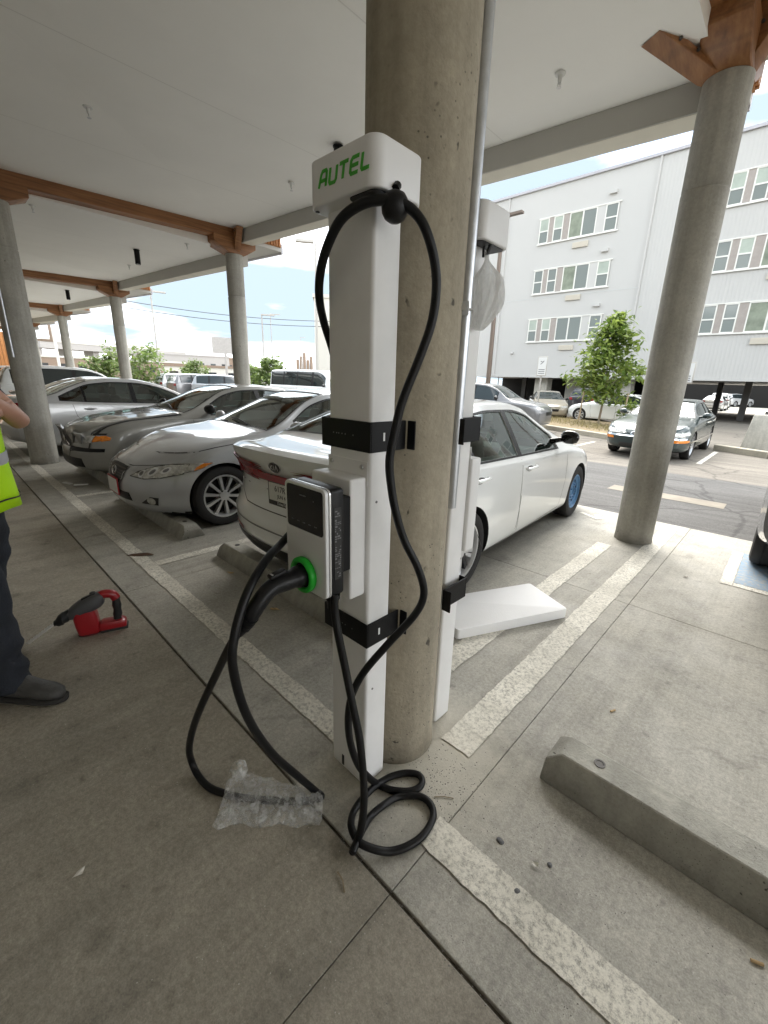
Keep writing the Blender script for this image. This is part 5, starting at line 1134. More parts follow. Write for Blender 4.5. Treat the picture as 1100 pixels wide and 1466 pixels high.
# ---------------------------------------------------------------- dark green sedan across the drive
bui = Car(sedan(L=5.08, paint='paint_teal', axles=(1.05, 3.86), roof_w=.64, wheel_r=.33, mirror=(1.95, .98), mirror_m='paint_teal', trim='print_black', seat_m='interior_tan',
    zt=[(0, .60), (.05, .67), (.25, .76), (.7, .86), (1.2, .93), (1.5, .965), (1.75, 1.05), (2.1, 1.22), (2.45, 1.36), (2.8, 1.415), (3.2, 1.42), (3.6, 1.37), (3.95, 1.22), (4.2, 1.09), (4.5, 1.05), (4.9, 1.0), (5.08, .94)],
    zs=[(0, .57), (.25, .70), (.7, .79), (1.3, .86), (2.5, .92), (3.6, .94), (4.3, .95), (5.08, .86)], w=[(0, .74), (.15, .83), (.5, .91), (1.0, .94), (2.6, .94), (4.0, .94), (4.6, .90), (5.08, .78)],
    zb=[(0, .24), (.3, .20), (4.6, .22), (5.08, .30)], nose_plan=.34, nose_z=[(.2, .08), (.32, .0), (.5, 0), (.54, .03), (.68, .08)], windshield=(1.62, 2.5), rear_glass=(3.62, 4.14), side_glass=[(2.02, 2.92), (3.0, 3.78)],
    shuts=[[(1.7, .86), (1.7, .5), (1.76, .28), (2.92, .25), (2.96, .92)], [(2.96, .6), (2.98, .26), (3.5, .25), (3.72, .5), (3.92, .90)]], handles=[(2.75, .82), (3.65, .84)]))
rb = car_thing('parked_sedan', 'dark green sedan facing the canopy with a pale windscreen shade')
make_car(bui, rb, True, 'plain'); put(rb, (-2.42, 10.75, -.03), -90, bui.L)
for sg, sd_ in ((1, 'l'), (-1, 'r')):
    bui.patch('headlight', rb, 'front', [(sg * .33, .585), (sg * .40, .655), (sg * .84, .66), (sg * .84, .575), (sg * .5, .565)], 'lamp_clear', .005, step=.03, thick=.004)
    bui.patch('headlight', rb, sd_, [(.34, .60), (.62, .62), (.56, .685), (.34, .68)], 'lamp_clear', .005, step=.03)
    bui.patch('turn_lamp', rb, 'front', [(sg * .62, .44), (sg * .86, .44), (sg * .86, .50), (sg * .64, .50)], 'lamp_amber', .006, step=.03); bui.patch('turn_lamp', rb, sd_, [(.36, .44), (.60, .45), (.58, .50), (.36, .50)], 'lamp_amber', .006, step=.03)
    bui.strip('side_moulding', rb, sd_, [(.6, .44), (4.6, .46)], .035, 'chrome', .005)
bui.patch('grille', rb, 'front', ellipse(0, .585, .22, .062, 28), 'print_grey', .006, step=.025)
bui.strip('grille_surround', rb, 'front', [*ellipse(0, .585, .235, .072, 28), (.235, .585)], .018, 'chrome', .012)
bui.strip('bumper_trim', rb, 'front', [(-.88, .525), (.88, .525)], .03, 'chrome', .008)
bui.patch('bumper_intake', rb, 'front', [(-.5, .27), (.5, .27), (.46, .36), (-.46, .36)], 'print_black', .004, step=.05)
pv = [bui.proj('top', s, y, -.03) for s in (1.70, 2.08, 2.40) for y in (-.56, -.28, 0, .28, .56)]
if all(pv): MB().add(pv, [(i, i + 1, i + 6, i + 5) for r_ in (0, 5) for i in range(r_, r_ + 4)]).build('windscreen_shade', 'lamp_white', rb, fix=False)

# ---------------------------------------------------------------- big tyre at the right edge: grey pickup, nose towards the drive
def suv(**kw):
    d = sedan(L=4.70, wheel_r=.36, tyre_w=.24, arch_gap=.05, axles=(.92, 3.62), roof_w=.66,
        zt=[(0, .85), (.05, .92), (.25, 1.0), (.7, 1.07), (1.15, 1.12), (1.35, 1.2), (1.7, 1.42), (2.0, 1.58), (2.3, 1.66), (3.0, 1.70), (3.8, 1.68), (4.3, 1.62), (4.45, 1.50), (4.6, 1.24), (4.70, 1.08)],
        zs=[(0, .82), (.25, .92), (.7, .99), (1.4, 1.05), (2.5, 1.08), (3.8, 1.10), (4.5, 1.12), (4.70, 1.04)], w=[(0, .78), (.15, .86), (.5, .92), (1, .93), (3.8, .93), (4.4, .90), (4.70, .85)],
        zb=[(0, .30), (.3, .26), (4.2, .27), (4.70, .36)], nose_plan=.22, tail_plan=.14, nose_z=[(.2, .08), (.4, 0), (.7, 0), (.95, .08)], tail_z=[(.3, .06), (.5, 0), (1.0, .01), (1.2, .04)],
        windshield=(1.32, 2.04), rear_glass=(4.30, 4.58), side_glass=[(1.75, 2.62), (2.72, 3.52), (3.62, 4.26)], mirror=(1.75, 1.12),
        shuts=[[(1.4, 1.0), (1.42, .4), (2.64, .33), (2.68, 1.06)], [(2.68, .5), (2.7, .33), (3.3, .34), (3.6, .7), (3.58, 1.08)]], handles=[(2.46, .97), (3.4, .99)])
    d.update(kw); return d
pk = Car(suv(L=5.4, paint='paint_grey', wheel_r=.40, tyre_w=.26, arch_gap=.07, axles=(.98, 4.1),
    zt=[(0, .95), (.05, 1.02), (.25, 1.1), (.8, 1.15), (1.3, 1.18), (1.5, 1.28), (1.85, 1.55), (2.1, 1.72), (2.4, 1.80), (3.1, 1.81), (3.4, 1.74), (3.6, 1.3), (3.75, 1.17), (5.2, 1.17), (5.4, 1.14)],
    zs=[(0, .9), (.25, 1.02), (.8, 1.08), (1.5, 1.12), (3.6, 1.14), (5.2, 1.13), (5.4, 1.1)], w=[(0, .84), (.15, .9), (.5, .96), (1, .97), (4.8, .97), (5.4, .93)], zb=[(0, .42), (.3, .38), (4.8, .40), (5.4, .5)],
    windshield=(1.48, 2.14), rear_glass=None, side_glass=[(1.9, 2.6), (2.7, 3.32)], mirror=(1.85, 1.2), handles=[(2.5, 1.02)], shuts=[[(1.55, 1.05), (1.58, .46), (2.62, .44), (2.64, 1.1)]]))
rp = car_thing('parked_pickup', 'grey pickup whose chunky front tyre shows beside the blue bay marking'); make_car(pk, rp, False, 'five', detail=1); put(rp, (.875, 8.68, 0), 90, pk.L)

# ---------------------------------------------------------------- other cars, built once per kind and copied
far_sedan = Car(sedan(paint='paint_white')); far_suv = Car(suv(paint='paint_white'))
def simple(c, name, label, nose, heading, paint_m, grp, wheels='plain', dz=-.03, rear=False):
    key = id(c)
    if key not in proto:
        t = car_thing(name, label, grp); make_car(c, t, False, wheels, detail=1); pr = t
        for sg, sd_ in ((1, 'l'), (-1, 'r')):
            zl = c.ZS(.3) - .03; c.patch('headlight', t, 'front', [(sg * .42, zl - .10), (sg * .78, zl - .08), (sg * .78, zl + .02), (sg * .46, zl - .02)], 'lamp_clear', .005, step=.05)
            zr = c.ZS(c.L - .1) - .12; c.patch('tail_light', t, 'rear', [(sg * .55, zr - .06), (sg * .80, zr - .06), (sg * .80, zr + .10), (sg * .58, zr + .08)], 'lamp_red', .005, step=.05)
        c.patch('grille', t, 'front', [(-.34, c.ZS(.1) - .24), (.34, c.ZS(.1) - .24), (.36, c.ZS(.1) - .12), (-.36, c.ZS(.1) - .12)], 'black_plastic', .005, step=.06)
        proto[key] = t
    else:
        t = copy_tree(proto[key]); t.name = name; tag(t, label, 'car', grp)
    for o in t.children:
        if o.name.startswith(('body', 'door_handle', 'side_mirror')) and o.data.materials:
            if o.data.users > 1: o.data = o.data.copy() if False else o.data
            for sl in o.material_slots:
                if sl.material and sl.material.name.startswith('paint_'): sl.link = 'OBJECT'; sl.material = MATS[paint_m]
    put(t, (*nose, dz), heading, c.L); return t
proto = {}
G1 = 'cars parked under the canopy'; G2 = 'cars parked across the drive'; G3 = 'cars parked at the apartment garage'
# under the canopy further along
simple(far_sedan, 'parked_sedan', 'dark sedan with its tail to the walkway behind the silver sedan', (-13.1, 5.6), 90, 'paint_dark', G1, dz=0)
simple(far_suv, 'parked_suv', 'tall white sport utility car parked beyond the dark sedan', (-17.6, 5.75), 90, 'paint_white', G1, dz=0)
simple(far_suv, 'parked_suv', 'second white sport utility car far along the row near the timber wall', (-22.6, 5.7), 90, 'paint_white', G1, dz=0)
# across the drive to the left, facing the canopy
for x, y, h, c, pm, lab in ((-39.5, 15.2, -90, far_suv, 'paint_white', 'white sport utility car below the slim lamp post'), (-34.2, 14.0, 0, far_sedan, 'paint_white', 'white sedan parked sideways beyond the silver sedan roof'), (-31.5, 14.9, 90, far_suv, 'paint_silver', 'silver sport utility car seen from behind between two white cars'),
                             (-27.6, 14.3, 90, far_suv, 'paint_grey', 'grey sport utility car left of the nearest outer column'), (-24.4, 14.6, 60, far_suv, 'paint_pearl', 'pale sport utility car right of the nearest outer column'), (-44.8, 16.4, -90, far_sedan, 'paint_silver', 'silver sedan near the round green tree')):
    simple(c, 'parked_car', lab, (x, y), h, pm, G2)
# around the apartment block
simple(far_suv, 'parked_suv', 'grey sport utility car behind the white sedan roof', (-6.1, 14.3), 8, 'paint_grey', G3)
simple(far_sedan, 'parked_sedan', 'beige sedan nosing out beyond the grey sport utility car', (-8.7, 20.6), -60, 'paint_beige', G3)
simple(far_suv, 'parked_suv', 'dark sport utility car parked at the garage left of the young tree', (-9.4, 30.6), 90, 'paint_dark', G3)
simple(far_sedan, 'parked_sedan', 'red sedan parked inside the garage by the white pillar', (-13.0, 34.9), -90, 'paint_red', G3)
simple(far_sedan, 'parked_sedan', 'white sedan low behind the trunk of the young tree', (-8.2, 21.9), 172, 'paint_white', G3)
simple(far_suv, 'parked_suv', 'red sport utility car inside the garage behind the young tree', (-10.6, 34.8), -90, 'paint_red', G3)
for x, y, h, c, pm, lab in ((-5.6, 47.5, 90, far_sedan, 'paint_silver', 'silver sedan parked first beyond the open garage'), (-6.1, 53, 95, far_suv, 'paint_white', 'white sport utility car parked second beyond the open garage'), (-6.5, 59.2, 90, far_suv, 'paint_beige', 'beige sport utility car parked third beyond the open garage'), (-4.6, 66.5, 60, far_suv, 'paint_silver', 'silver sport utility car parked last beyond the open garage')):
    simple(c, 'parked_car', lab, (x, y + 4.2), h, pm, G3)
# white passenger van
van = Car(suv(L=5.6, paint='paint_white', axles=(1.0, 4.5), roof_w=.80, zt=[(0, 1.0), (.05, 1.05), (.3, 1.14), (.8, 1.24), (1.0, 1.35), (1.4, 1.75), (1.7, 1.98), (2.0, 2.06), (3.5, 2.08), (5.3, 2.06), (5.45, 2.0), (5.6, 1.3)],
    zs=[(0, .95), (.3, 1.05), (.9, 1.16), (1.6, 1.24), (5.4, 1.25), (5.6, 1.2)], w=[(0, .84), (.2, .92), (.6, .98), (5, .98), (5.6, .94)], windshield=(.98, 1.66), rear_glass=None, side_glass=[(1.45, 2.2), (2.35, 3.3), (3.4, 4.3), (4.4, 5.3)], handles=[(2.2, 1.05)], shuts=[[(2.28, .4), (2.28, 1.9)], [(3.35, .4), (3.35, 1.9)]], mirror=(1.4, 1.25)))
rvan = thing('passenger_van', 'white passenger van with square windows beyond the pearl sedan', 'van'); make_car(van, rvan, False, 'plain', detail=1); put(rvan, (-15.2, 13.8, -.03), 10, van.L)
# ================================================================ charging posts
def rounded_rect(x0, x1, y0, y1, r, n=6, corners='all'):
    P = []
    for (cx, cy, a0, nm) in ((x1 - r, y1 - r, 0, 'ne'), (x0 + r, y1 - r, 90, 'nw'), (x0 + r, y0 + r, 180, 'sw'), (x1 - r, y0 + r, 270, 'se')):
        rr = r if corners == 'all' or nm in corners else .004
        ccx = (x1 - rr) if 'e' in nm else (x0 + rr); ccy = (y1 - rr) if 'n' in nm else (y0 + rr)
        for i in range(n + 1): a = R_(a0 + 90 * i / n); P.append((ccx + rr * math.cos(a), ccy + rr * math.sin(a)))
    return P
AUTEL = {'A': [[(.0, 0), (.20, .82), (.34, 1.), (.78, 1.), (.90, .88), (.90, 0)], [(.14, .40), (.90, .40)]], 'U': [[(.06, 1), (.06, .18), (.20, .02), (.76, .02), (.90, .18), (.90, 1)]],
         'T': [[(-.02, .96), (.98, .96)], [(.48, .96), (.48, 0)]], 'E': [[(.95, .96), (.24, .96), (.08, .80), (.08, .18), (.22, .03), (.95, .03)], [(.08, .5), (.92, .5)]], 'L': [[(.08, 1), (.08, .16), (.20, .03), (.95, .03)]]}
def lettering(parent, M, h, name='lettering'):
    """the maker's name in slanted strokes; M places the letter plane"""
    x = 0; w = h * 1.02
    sh = Matrix(((1, .20, 0, 0), (0, 1, 0, 0), (0, 0, 1, 0), (0, 0, 0, 1)))
    for i, ch in enumerate('AUTEL'):
        mb = MB()
        for P in AUTEL[ch]: ribbon(mb, [(x + a * w * .92, b_ * h) for a, b_ in P], h * .23, .0012, M @ sh)
        mb.build(name, 'green_letter', parent); x += w * 1.16
def charging_post(label, loc, flip, hx=(-.022, .240)):
    """local frame: x to the right along the post front, front face at y = 0 looking to -y, origin under the left front corner"""
    t = thing('charging_post', label, 'charging post', loc, math.pi if flip else 0, 'white charging posts strapped to the column')
    W, Dp, H = .187, .104, 1.895
    body = MB().prism(rounded_rect(0, W, 0, Dp, .011, 4), 0.004, H, 'z').build('post', 'white_powder', t, smooth=True, sharp=40)
    for z0 in (.600, 1.252):
        b_ = .004; hh = .088
        mb = MB(); mb.bx(-.030, W + .006, -.006, -.0005, z0, z0 + hh); mb.bx(W + .0005, W + .006, -.0005, .148, z0, z0 + hh); mb.bx(-.030, -.0245, -.0005, .148, z0, z0 + hh)
        st = mb.build('strap', 'black_powder', t, bevel=.0015, seg=1)
        MB().bx(W + .0005, W + .040, .1485, .154, z0, z0 + hh).build('strap_flange', 'black_powder', t, bevel=.0015, seg=1)
        MB().bx(-.064, -.0245, .1485, .154, z0, z0 + hh).build('strap_flange', 'black_powder', t, bevel=.0015, seg=1)
        MB().bx(W + .0055, W + .0068, .047, .054, z0 + .032, z0 + .056).build('strap_slot', 'print_white', t)
        for x in (.03, .045, .055, .07, .085, .12): MB().cyl((x, -.0055, z0 + .045), (x, -.0068, z0 + .045), .0022, n=8).build('strap_hole', 'print_grey', t)
    # mounting box on the front
    bx_ = MB().prism([(-.012, .0), (-.012, -.064), (.175, -.064), (.175, .0)], .795, 1.180, 'z').build('mounting_box', 'white_powder', t, bevel=.008, seg=3)
    MB().bx(-.002, .18, -.003, -.0005, 1.15, 1.225).build('mounting_plate', 'white_powder', t, bevel=.002, seg=1)
    for x in (.018, .158): MB().lathe([(0, .006), (.006, .006), (.0075, .002), (.0075, 0)], frame((x, -.003, 1.208), (1, 0, 0), (0, 0, 1)), 12).build('screw', 'steel', t, smooth=True)
    for x, z in ((W + .0002, 1.10), (W + .0002, .42)): MB().cyl((x, .03, z), (x + .0015, .03, z), .004, n=10).build('rivet', 'print_grey', t)
    MB().bx(.060, .072, -.0018, -.0003, .012, .058).build('cable_slot', 'print_black', t)
    # head
    x0, x1, y0, y1 = hx[0], hx[1], -.048, .130
    P = rounded_rect(x0, x1, y0, y1, .034, 8, ('se', 'sw', 'ne', 'nw'))
    hd = MB().prism(P, 1.886, 1.992, 'z').build('hood', 'white_hood', t, bevel=.005, seg=3)
    MB().prism(rounded_rect(x1 - .115 if not flip else x0 + .012, x1 - .012 if not flip else x0 + .115, y0 + .012, y1 - .02, .02, 5), 1.8835, 1.8858, 'z').build('cable_port', 'black_plastic', hd)
    MB().cyl((-.004, -.028, 1.8855), (-.004, -.028, 1.8835), .006, n=12).build('screw', 'print_black', hd)
    if True:
        lettering(hd, frame((x0 + .052, y0 - .0004, 1.924), (1, 0, 0), (0, 0, 1)), .0335)
        lettering(hd, frame((x1 - .030, y1 + .0004, 1.924), (-1, 0, 0), (0, 0, 1)), .0335)
    return t
p1 = charging_post('white charging post with green lettered head and looped black cable', (-1.058, .838, 0), False)
p2 = charging_post('white charging post behind the concrete column with a plastic bag hanging from its head', (-.872, 1.372, 0), True, (-.056, .206))

# ---------------------------------------------------------------- wall charger on the front post
ch = thing('wall_charger', 'silver wall charger with black screen and green socket ring', 'charger', (-1.043, .660, .850), 0)
W, H = .190, .322
fp = MB().prism(rounded_rect(0, W, 0, H, .016, 6), 0, .012, 'y').build('face_plate', 'silver_plastic', ch, bevel=.003, seg=2)
MB().prism(rounded_rect(-.001, W + .001, -.001, H + .001, .017, 6), .0122, .020, 'y').build('edge_band', 'silver_edge', ch, bevel=.0015, seg=1)
sc_ = MB().prism(rounded_rect(.012, W - .010, H - .135, H - .008, .010, 5), -.0014, -.0002, 'y').build('screen', 'black_gloss', ch, smooth=True)
for i in range(5): x = .034 + i * .027; MB().bx(x, x + .011, -.0019, -.0015, H - .113, H - .1108).build('indicator', 'print_grey', sc_)
MB().bx(.075, .105, -.0019, -.0015, H - .034, H - .031).build('logo_mark', 'print_grey', sc_); MB().cyl((.140, -.0014, H - .04), (.140, -.0019, H - .04), .0022, n=8).build('sensor', 'print_grey', sc_)
hs = MB().prism(rounded_rect(.002, W - .001, .001, H - .001, .012, 5), .0203, .066, 'y').build('housing', 'black_plastic', ch, bevel=.006, seg=2)
lb = MB().bx(W - .0002, W + .0008, .030, .055, .055, .268).build('label', 'print_black', hs)
mb = MB()
random.seed(11)
z = .062
while z < .262:
    hh = random.choice((.002, .003, .005)); 
    y = .032
    while y < .051:
        l = random.uniform(.003, .010)
        if random.random() < .55 and not .155 < z < .165: mb.bx(W + .0009, W + .0013, y, min(y + l, .053), z, z + hh)
        y += l + .002
    z += hh + .003
mb.build('label_print', 'print_grey', lb)
MB().bx(.03, W - .03, .0662, .1165, .05, H - .04).build('back_bracket', 'black_powder', ch, bevel=.003, seg=1)
MB().lathe([(.006, -.045), (.016, -.045), (.018, -.02), (.022, -.012), (.022, 0)], Matrix.Translation((W - .022, .040, .0)), 18).build('strain_relief', 'black_rubber', ch, smooth=True)
SX, SZ = .094, .052
RM = frame((SX, -.0002, SZ), (1, 0, 0), (0, 0, 1))
MB().lathe([(.036, 0), (.052, 0), (.0545, .004), (.0545, .016), (.051, .020), (.042, .020), (.038, .015), (.036, 0)], RM, 40).build('socket_ring', 'green_ring', ch, smooth=True, sharp=50)
MB().lathe([(0, .001), (.0375, .001), (.0375, .012), (.030, .013), (0, .013)], RM, 32).build('socket', 'black_plastic', ch, smooth=True)

# ---------------------------------------------------------------- cable and connector
CABLE = [[-0.861, 0.693, 0.858], [-0.855, 0.692, 0.793], [-0.841, 0.693, 0.728], [-0.82, 0.703, 0.613], [-0.791, 0.706, 0.502], [-0.761, 0.709, 0.388], [-0.738, 0.704, 0.272], [-0.721, 0.693, 0.182], [-0.716, 0.677, 0.09], [-0.731, 0.668, 0.014], [-0.713, 0.642, 0.04], [-0.74, 0.709, 0.04], [-0.758, 0.765, 0.027], [-0.755, 0.816, 0.027], [-0.748, 0.882, 0.014], [-0.717, 0.923, 0.014], [-0.679, 0.949, 0.014], [-0.638, 0.946, 0.014], [-0.607, 0.914, 0.014], [-0.595, 0.847, 0.014], [-0.609, 0.785, 0.014], [-0.637, 0.736, 0.014], [-0.666, 0.701, 0.027], [-0.708, 0.673, 0.04], [-0.741, 0.674, 0.04], [-0.775, 0.688, 0.04], [-0.807, 0.723, 0.027], [-0.821, 0.765, 0.027], [-0.827, 0.818, 0.027], [-0.832, 0.88, 0.014], [-0.82, 0.929, 0.014], [-0.792, 0.977, 0.014], [-0.754, 1.007, 0.014], [-0.724, 0.999, 0.014], [-0.715, 0.968, 0.014], [-0.735, 0.928, 0.014], [-0.783, 0.889, 0.014], [-0.833, 0.871, 0.014], [-0.835, 0.82, 0.091], [-0.843, 0.783, 0.163], [-0.844, 0.751, 0.262], [-0.848, 0.739, 0.349], [-0.847, 0.74, 0.428], [-0.842, 0.754, 0.494], [-0.824, 0.788, 0.565], [-0.779, 0.846, 0.66], [-0.732, 0.913, 0.757], [-0.72, 0.935, 0.826], [-0.737, 0.921, 0.908], [-0.768, 0.889, 0.996], [-0.785, 0.867, 1.078], [-0.798, 0.856, 1.157], [-0.804, 0.85, 1.238], [-0.798, 0.863, 1.325], [-0.788, 0.878, 1.404], [-0.761, 0.914, 1.525], [-0.745, 0.934, 1.61], [-0.741, 0.938, 1.691], [-0.743, 0.923, 1.754], [-0.752, 0.896, 1.81], [-0.771, 0.874, 1.843], [-0.796, 0.844, 1.861], [-0.82, 0.821, 1.863], [-0.86, 0.793, 1.857], [-0.916, 0.775, 1.834], [-0.968, 0.775, 1.793], [-1.021, 0.788, 1.741], [-1.065, 0.813, 1.682], [-1.121, 0.872, 1.621], [-1.162, 0.949, 1.505], [-1.153, 0.959, 1.321], [-1.126, 0.898, 1.148], [-1.083, 0.754, 1.029], [-1.067, 0.66, 0.967], [-1.025, 0.584, 0.951], [-0.977, 0.506, 0.918], [-0.948, 0.452, 0.862], [-0.932, 0.415, 0.776], [-0.933, 0.413, 0.702], [-0.936, 0.43, 0.586], [-0.951, 0.469, 0.458], [-0.963, 0.531, 0.31], [-0.969, 0.61, 0.164], [-0.975, 0.692, 0.014], [-0.943, 0.693, 0.014], [-0.966, 0.649, 0.014], [-1.036, 0.58, 0.014], [-1.113, 0.515, 0.014], [-1.166, 0.477, 0.014], [-1.253, 0.433, 0.014], [-1.331, 0.423, 0.014], [-1.377, 0.42, 0.046], [-1.359, 0.411, 0.133], [-1.306, 0.414, 0.254], [-1.229, 0.424, 0.396], [-1.126, 0.444, 0.572], [-1.037, 0.449, 0.702], [-0.984, 0.457, 0.778]]

cb = thing('charging_cable', 'thick black charging cable looped over the post head and plugged into the charger', 'cable', (-.74, .70, 0))
off_ = Vector((-.74, .70, 0))
MB().tube([p - off_ for p in catmull(CABLE, 6)], .0122, 14).build('cable', 'black_rubber', cb, smooth=True)
bc = Vector((-.812, .850, 1.856)) - off_
MB().lathe([(0, .032), (.014, .031), (.024, .026), (.031, .015), (.033, .0), (.031, -.015), (.024, -.027), (.013, -.034), (0, -.036)], Matrix.Translation(bc), 28).build('stop_ball', 'black_plastic', cb, smooth=True)
MB().cyl(bc + Vector((0, 0, .036)), bc + Vector((-.004, .012, .048)), .010, n=10).build('ball_cord', 'black_rubber', cb, smooth=True)
sock = Vector((-1.043 + SX, .660, .850 + SZ)) - off_
tail = Vector(CABLE[-1]) - off_
path = catmull([sock, sock + Vector((.002, -.030, .0)), sock + Vector((.003, -.060, -.001)), sock + Vector((.001, -.100, -.002)), sock + Vector((.002, -.132, -.014)), Vector((-.950, .490, .848)) - off_, Vector((-.966, .474, .812)) - off_, tail], 6)
def rad(f): return interp([(0, .033), (.16, .033), (.24, .027), (.38, .0265), (.5, .024), (.72, .023), (.86, .020), (1, .0155)], f)
rr = [rad(i / (len(path) - 1)) for i in range(len(path))]
pl = MB().tube(path, rr, 18).build('connector', 'black_plastic', cb, smooth=True)
MB().box(sock + Vector((.006, -.098, .033)), (.024, .052, .012), Matrix.Rotation(R_(8), 3, 'X')).build('latch_button', 'black_powder', pl, bevel=.004)
MB().bx(sock.x - .002, sock.x + .014, sock.y - .118, sock.y - .106, sock.z + .030, sock.z + .037).build('latch_pin', 'steel', pl, bevel=.001)
for f in (.80, .84, .88, .92):
    i = int(f * (len(path) - 1)); d = (path[i + 1] - path[i]).normalized(); MB().cyl(path[i] - d * .003, path[i] + d * .003, rr[i] + .0025, n=18).build('grip_rib', 'black_rubber', pl, smooth=True)

# ---------------------------------------------------------------- bubble wrap round the cable, plastic bag, foam, cable bits
def sheet_grid(fn, nu, nv):
    vs = [fn(i / nu, j / nv) for i in range(nu + 1) for j in range(nv + 1)]; fs = [(i * (nv + 1) + j, (i + 1) * (nv + 1) + j, (i + 1) * (nv + 1) + j + 1, i * (nv + 1) + j + 1) for i in range(nu) for j in range(nv)]
    return vs, fs
A_, B_, C_, D_ = Vector((-1.125, .378, 0)), Vector((-.872, .632, 0)), Vector((-.955, .715, 0)), Vector((-1.27, .53, 0))   # near left, near right, far right, far left
def wrap_top(u, v):
    p = A_.lerp(B_, u).lerp(D_.lerp(C_, u), v); e = min(u, 1 - u) * 8; e = min(1, e)
    ragged = Vector((mnoise.noise(Vector((u * 7, v * 2, 3))), mnoise.noise(Vector((u * 6, v * 3, 9))), 0)) * .016 * (1 if v in (0., 1.) or u in (0., 1.) else .4)
    hgt = .005 + .030 * math.exp(-((v - .62) / .24) ** 2) + .010 * abs(mnoise.noise(Vector((u * 6, v * 5, 1)))) + .008 * abs(mnoise.noise(Vector((u * 15, v * 13, 2)))) + .055 * math.exp(-((u - .06) / .10) ** 2 - ((v - .95) / .2) ** 2)
    return p + ragged + Vector((0, 0, hgt))
def wrap_bot(u, v):
    q = wrap_top(u, v); return Vector((q.x, q.y, .0015 + .002 * abs(mnoise.noise(Vector((u * 9, v * 9, 5))))))
mb = MB(); v1, f1 = sheet_grid(wrap_top, 60, 34); mb.add(v1, f1); v2, f2 = sheet_grid(wrap_bot, 30, 16); mb.add(v2, f2)
tag(mb.build('bubble_wrap', 'bubble_film', smooth=True, sharp=80), 'crumpled clear bubble wrap around the cable on the floor', 'bubble wrap')
bag = thing('plastic_bag', 'milky plastic bag tied under the head of the rear charging post', 'bag', (-.846, 1.318, 1.63))
rg = []
for i in range(34):
    f = i / 33; z = .235 * f; rad_ = .060 * math.sin(math.pi * min(1, (f * .9 + .04)) ** .8) * (1 if f < .62 else 1 - .78 * sstep(.62, .95, f)); rad_ = max(rad_, .006)
    ring = []
    for j in range(64):
        a = 2 * math.pi * j / 64; nn = mnoise.noise(Vector((math.cos(a) * 1.6, math.sin(a) * 1.6, z * 9))) * .20 + .10 * mnoise.noise(Vector((math.cos(a) * 5, math.sin(a) * 5, z * 16)))
        r_ = rad_ * (1 + nn * 1.2 + .16 * math.cos(9 * a + z * 12) * sstep(.35, .8, f) + .05 * math.cos(13 * a - z * 30)); ring.append(Vector((math.cos(a) * r_ * 1.0 + .016 * math.sin(f * 3), math.sin(a) * r_ * .85, z)))
    rg.append(ring)
MB().loft(rg).build('bag_body', 'bag_film', bag, smooth=True, sharp=32)
MB().tube([(.004, 0, .225), (.012, .004, .25), (.008, 0, .262)], .006, 8).build('cable_tail', 'black_rubber', bag, smooth=True)
MB().tube([(-.008, .0, .222), (-.012, .004, .245), (-.004, 0, .262)], .004, 6).build('tie', 'black_rubber', bag, smooth=True)

fa = Vector((-1.170, 1.862, 0)); fb = Vector((-.808, 2.597, 0)); u = (fb - fa); L_ = u.length; u.normalize(); n_ = Vector((-u.y, u.x, 0)); Wd = .385
fo = thing('foam_sheet', 'flat white foam packing sheet lying by the rear wheel of the white sedan', 'foam sheet', fa, math.atan2(u.y, u.x))
mb = MB().prism(rounded_rect(0, L_, 0, Wd, .02, 4), 0.001, .068, 'z'); mb.build('sheet', 'foam_board', fo, bevel=.005, seg=2)
# ================================================================ rotary hammer drill on the floor
dr = thing('hammer_drill', 'red and grey cordless hammer drill standing on the walkway floor', 'drill', (-2.70, .395, 0), R_(-108)); dr.scale = (.92, .92, .92)
def oval(cx, cz, ry, rz, x, n=16, p=2.6): return [Vector((x, math.copysign(abs(math.cos(a)) ** (2 / p), math.cos(a)) * ry + cx, math.copysign(abs(math.sin(a)) ** (2 / p), math.sin(a)) * rz + cz)) for a in [2 * math.pi * i / n for i in range(n)]]
MB().loft([oval(0, .226, .030, .032, -.085), oval(0, .222, .047, .048, -.065), oval(0, .205, .051, .054, -.02), oval(0, .182, .050, .051, .04), oval(0, .163, .042, .042, .08), oval(0, .154, .034, .034, .098)]).build('gear_housing', 'tool_grey', dr, smooth=True, sharp=50)
MB().loft([oval(0, .153, .032, .032, .0985, 20, 2), oval(0, .149, .037, .037, .106, 20, 2), oval(0, .139, .035, .035, .128, 20, 2), oval(0, .136, .039, .039, .132, 20, 2), oval(0, .124, .033, .033, .156, 20, 2), oval(0, .116, .019, .019, .170, 20, 2), oval(0, .112, .015, .015, .180, 20, 2)]).build('chuck', 'tool_black', dr, smooth=True, sharp=50)
for q in range(4): MB().box((-.035 + q * .018, -.0505, .198 - q * .006), (.007, .006, .040), Matrix.Rotation(R_(20), 3, 'Y')).build('vent', 'tool_black', dr, bevel=.002)
for xx, zz in ((-.06, .235), (.055, .20), (.055, .150)): MB().cyl((xx, -.046, zz - .012), (xx, -.053, zz - .012), .0055, n=10).build('screw', 'steel', dr, smooth=True)
MB().box((.020, -.0508, .120), (.062, .003, .018)).build('name_plate', 'print_white', dr, bevel=.001)
mb = MB()
P0, P1 = Vector((.176, 0, .113)), Vector((.325, 0, .014)); ax_ = (P1 - P0).normalized(); bu = Vector((0, 1, 0)); bw = ax_.cross(bu); rg = []
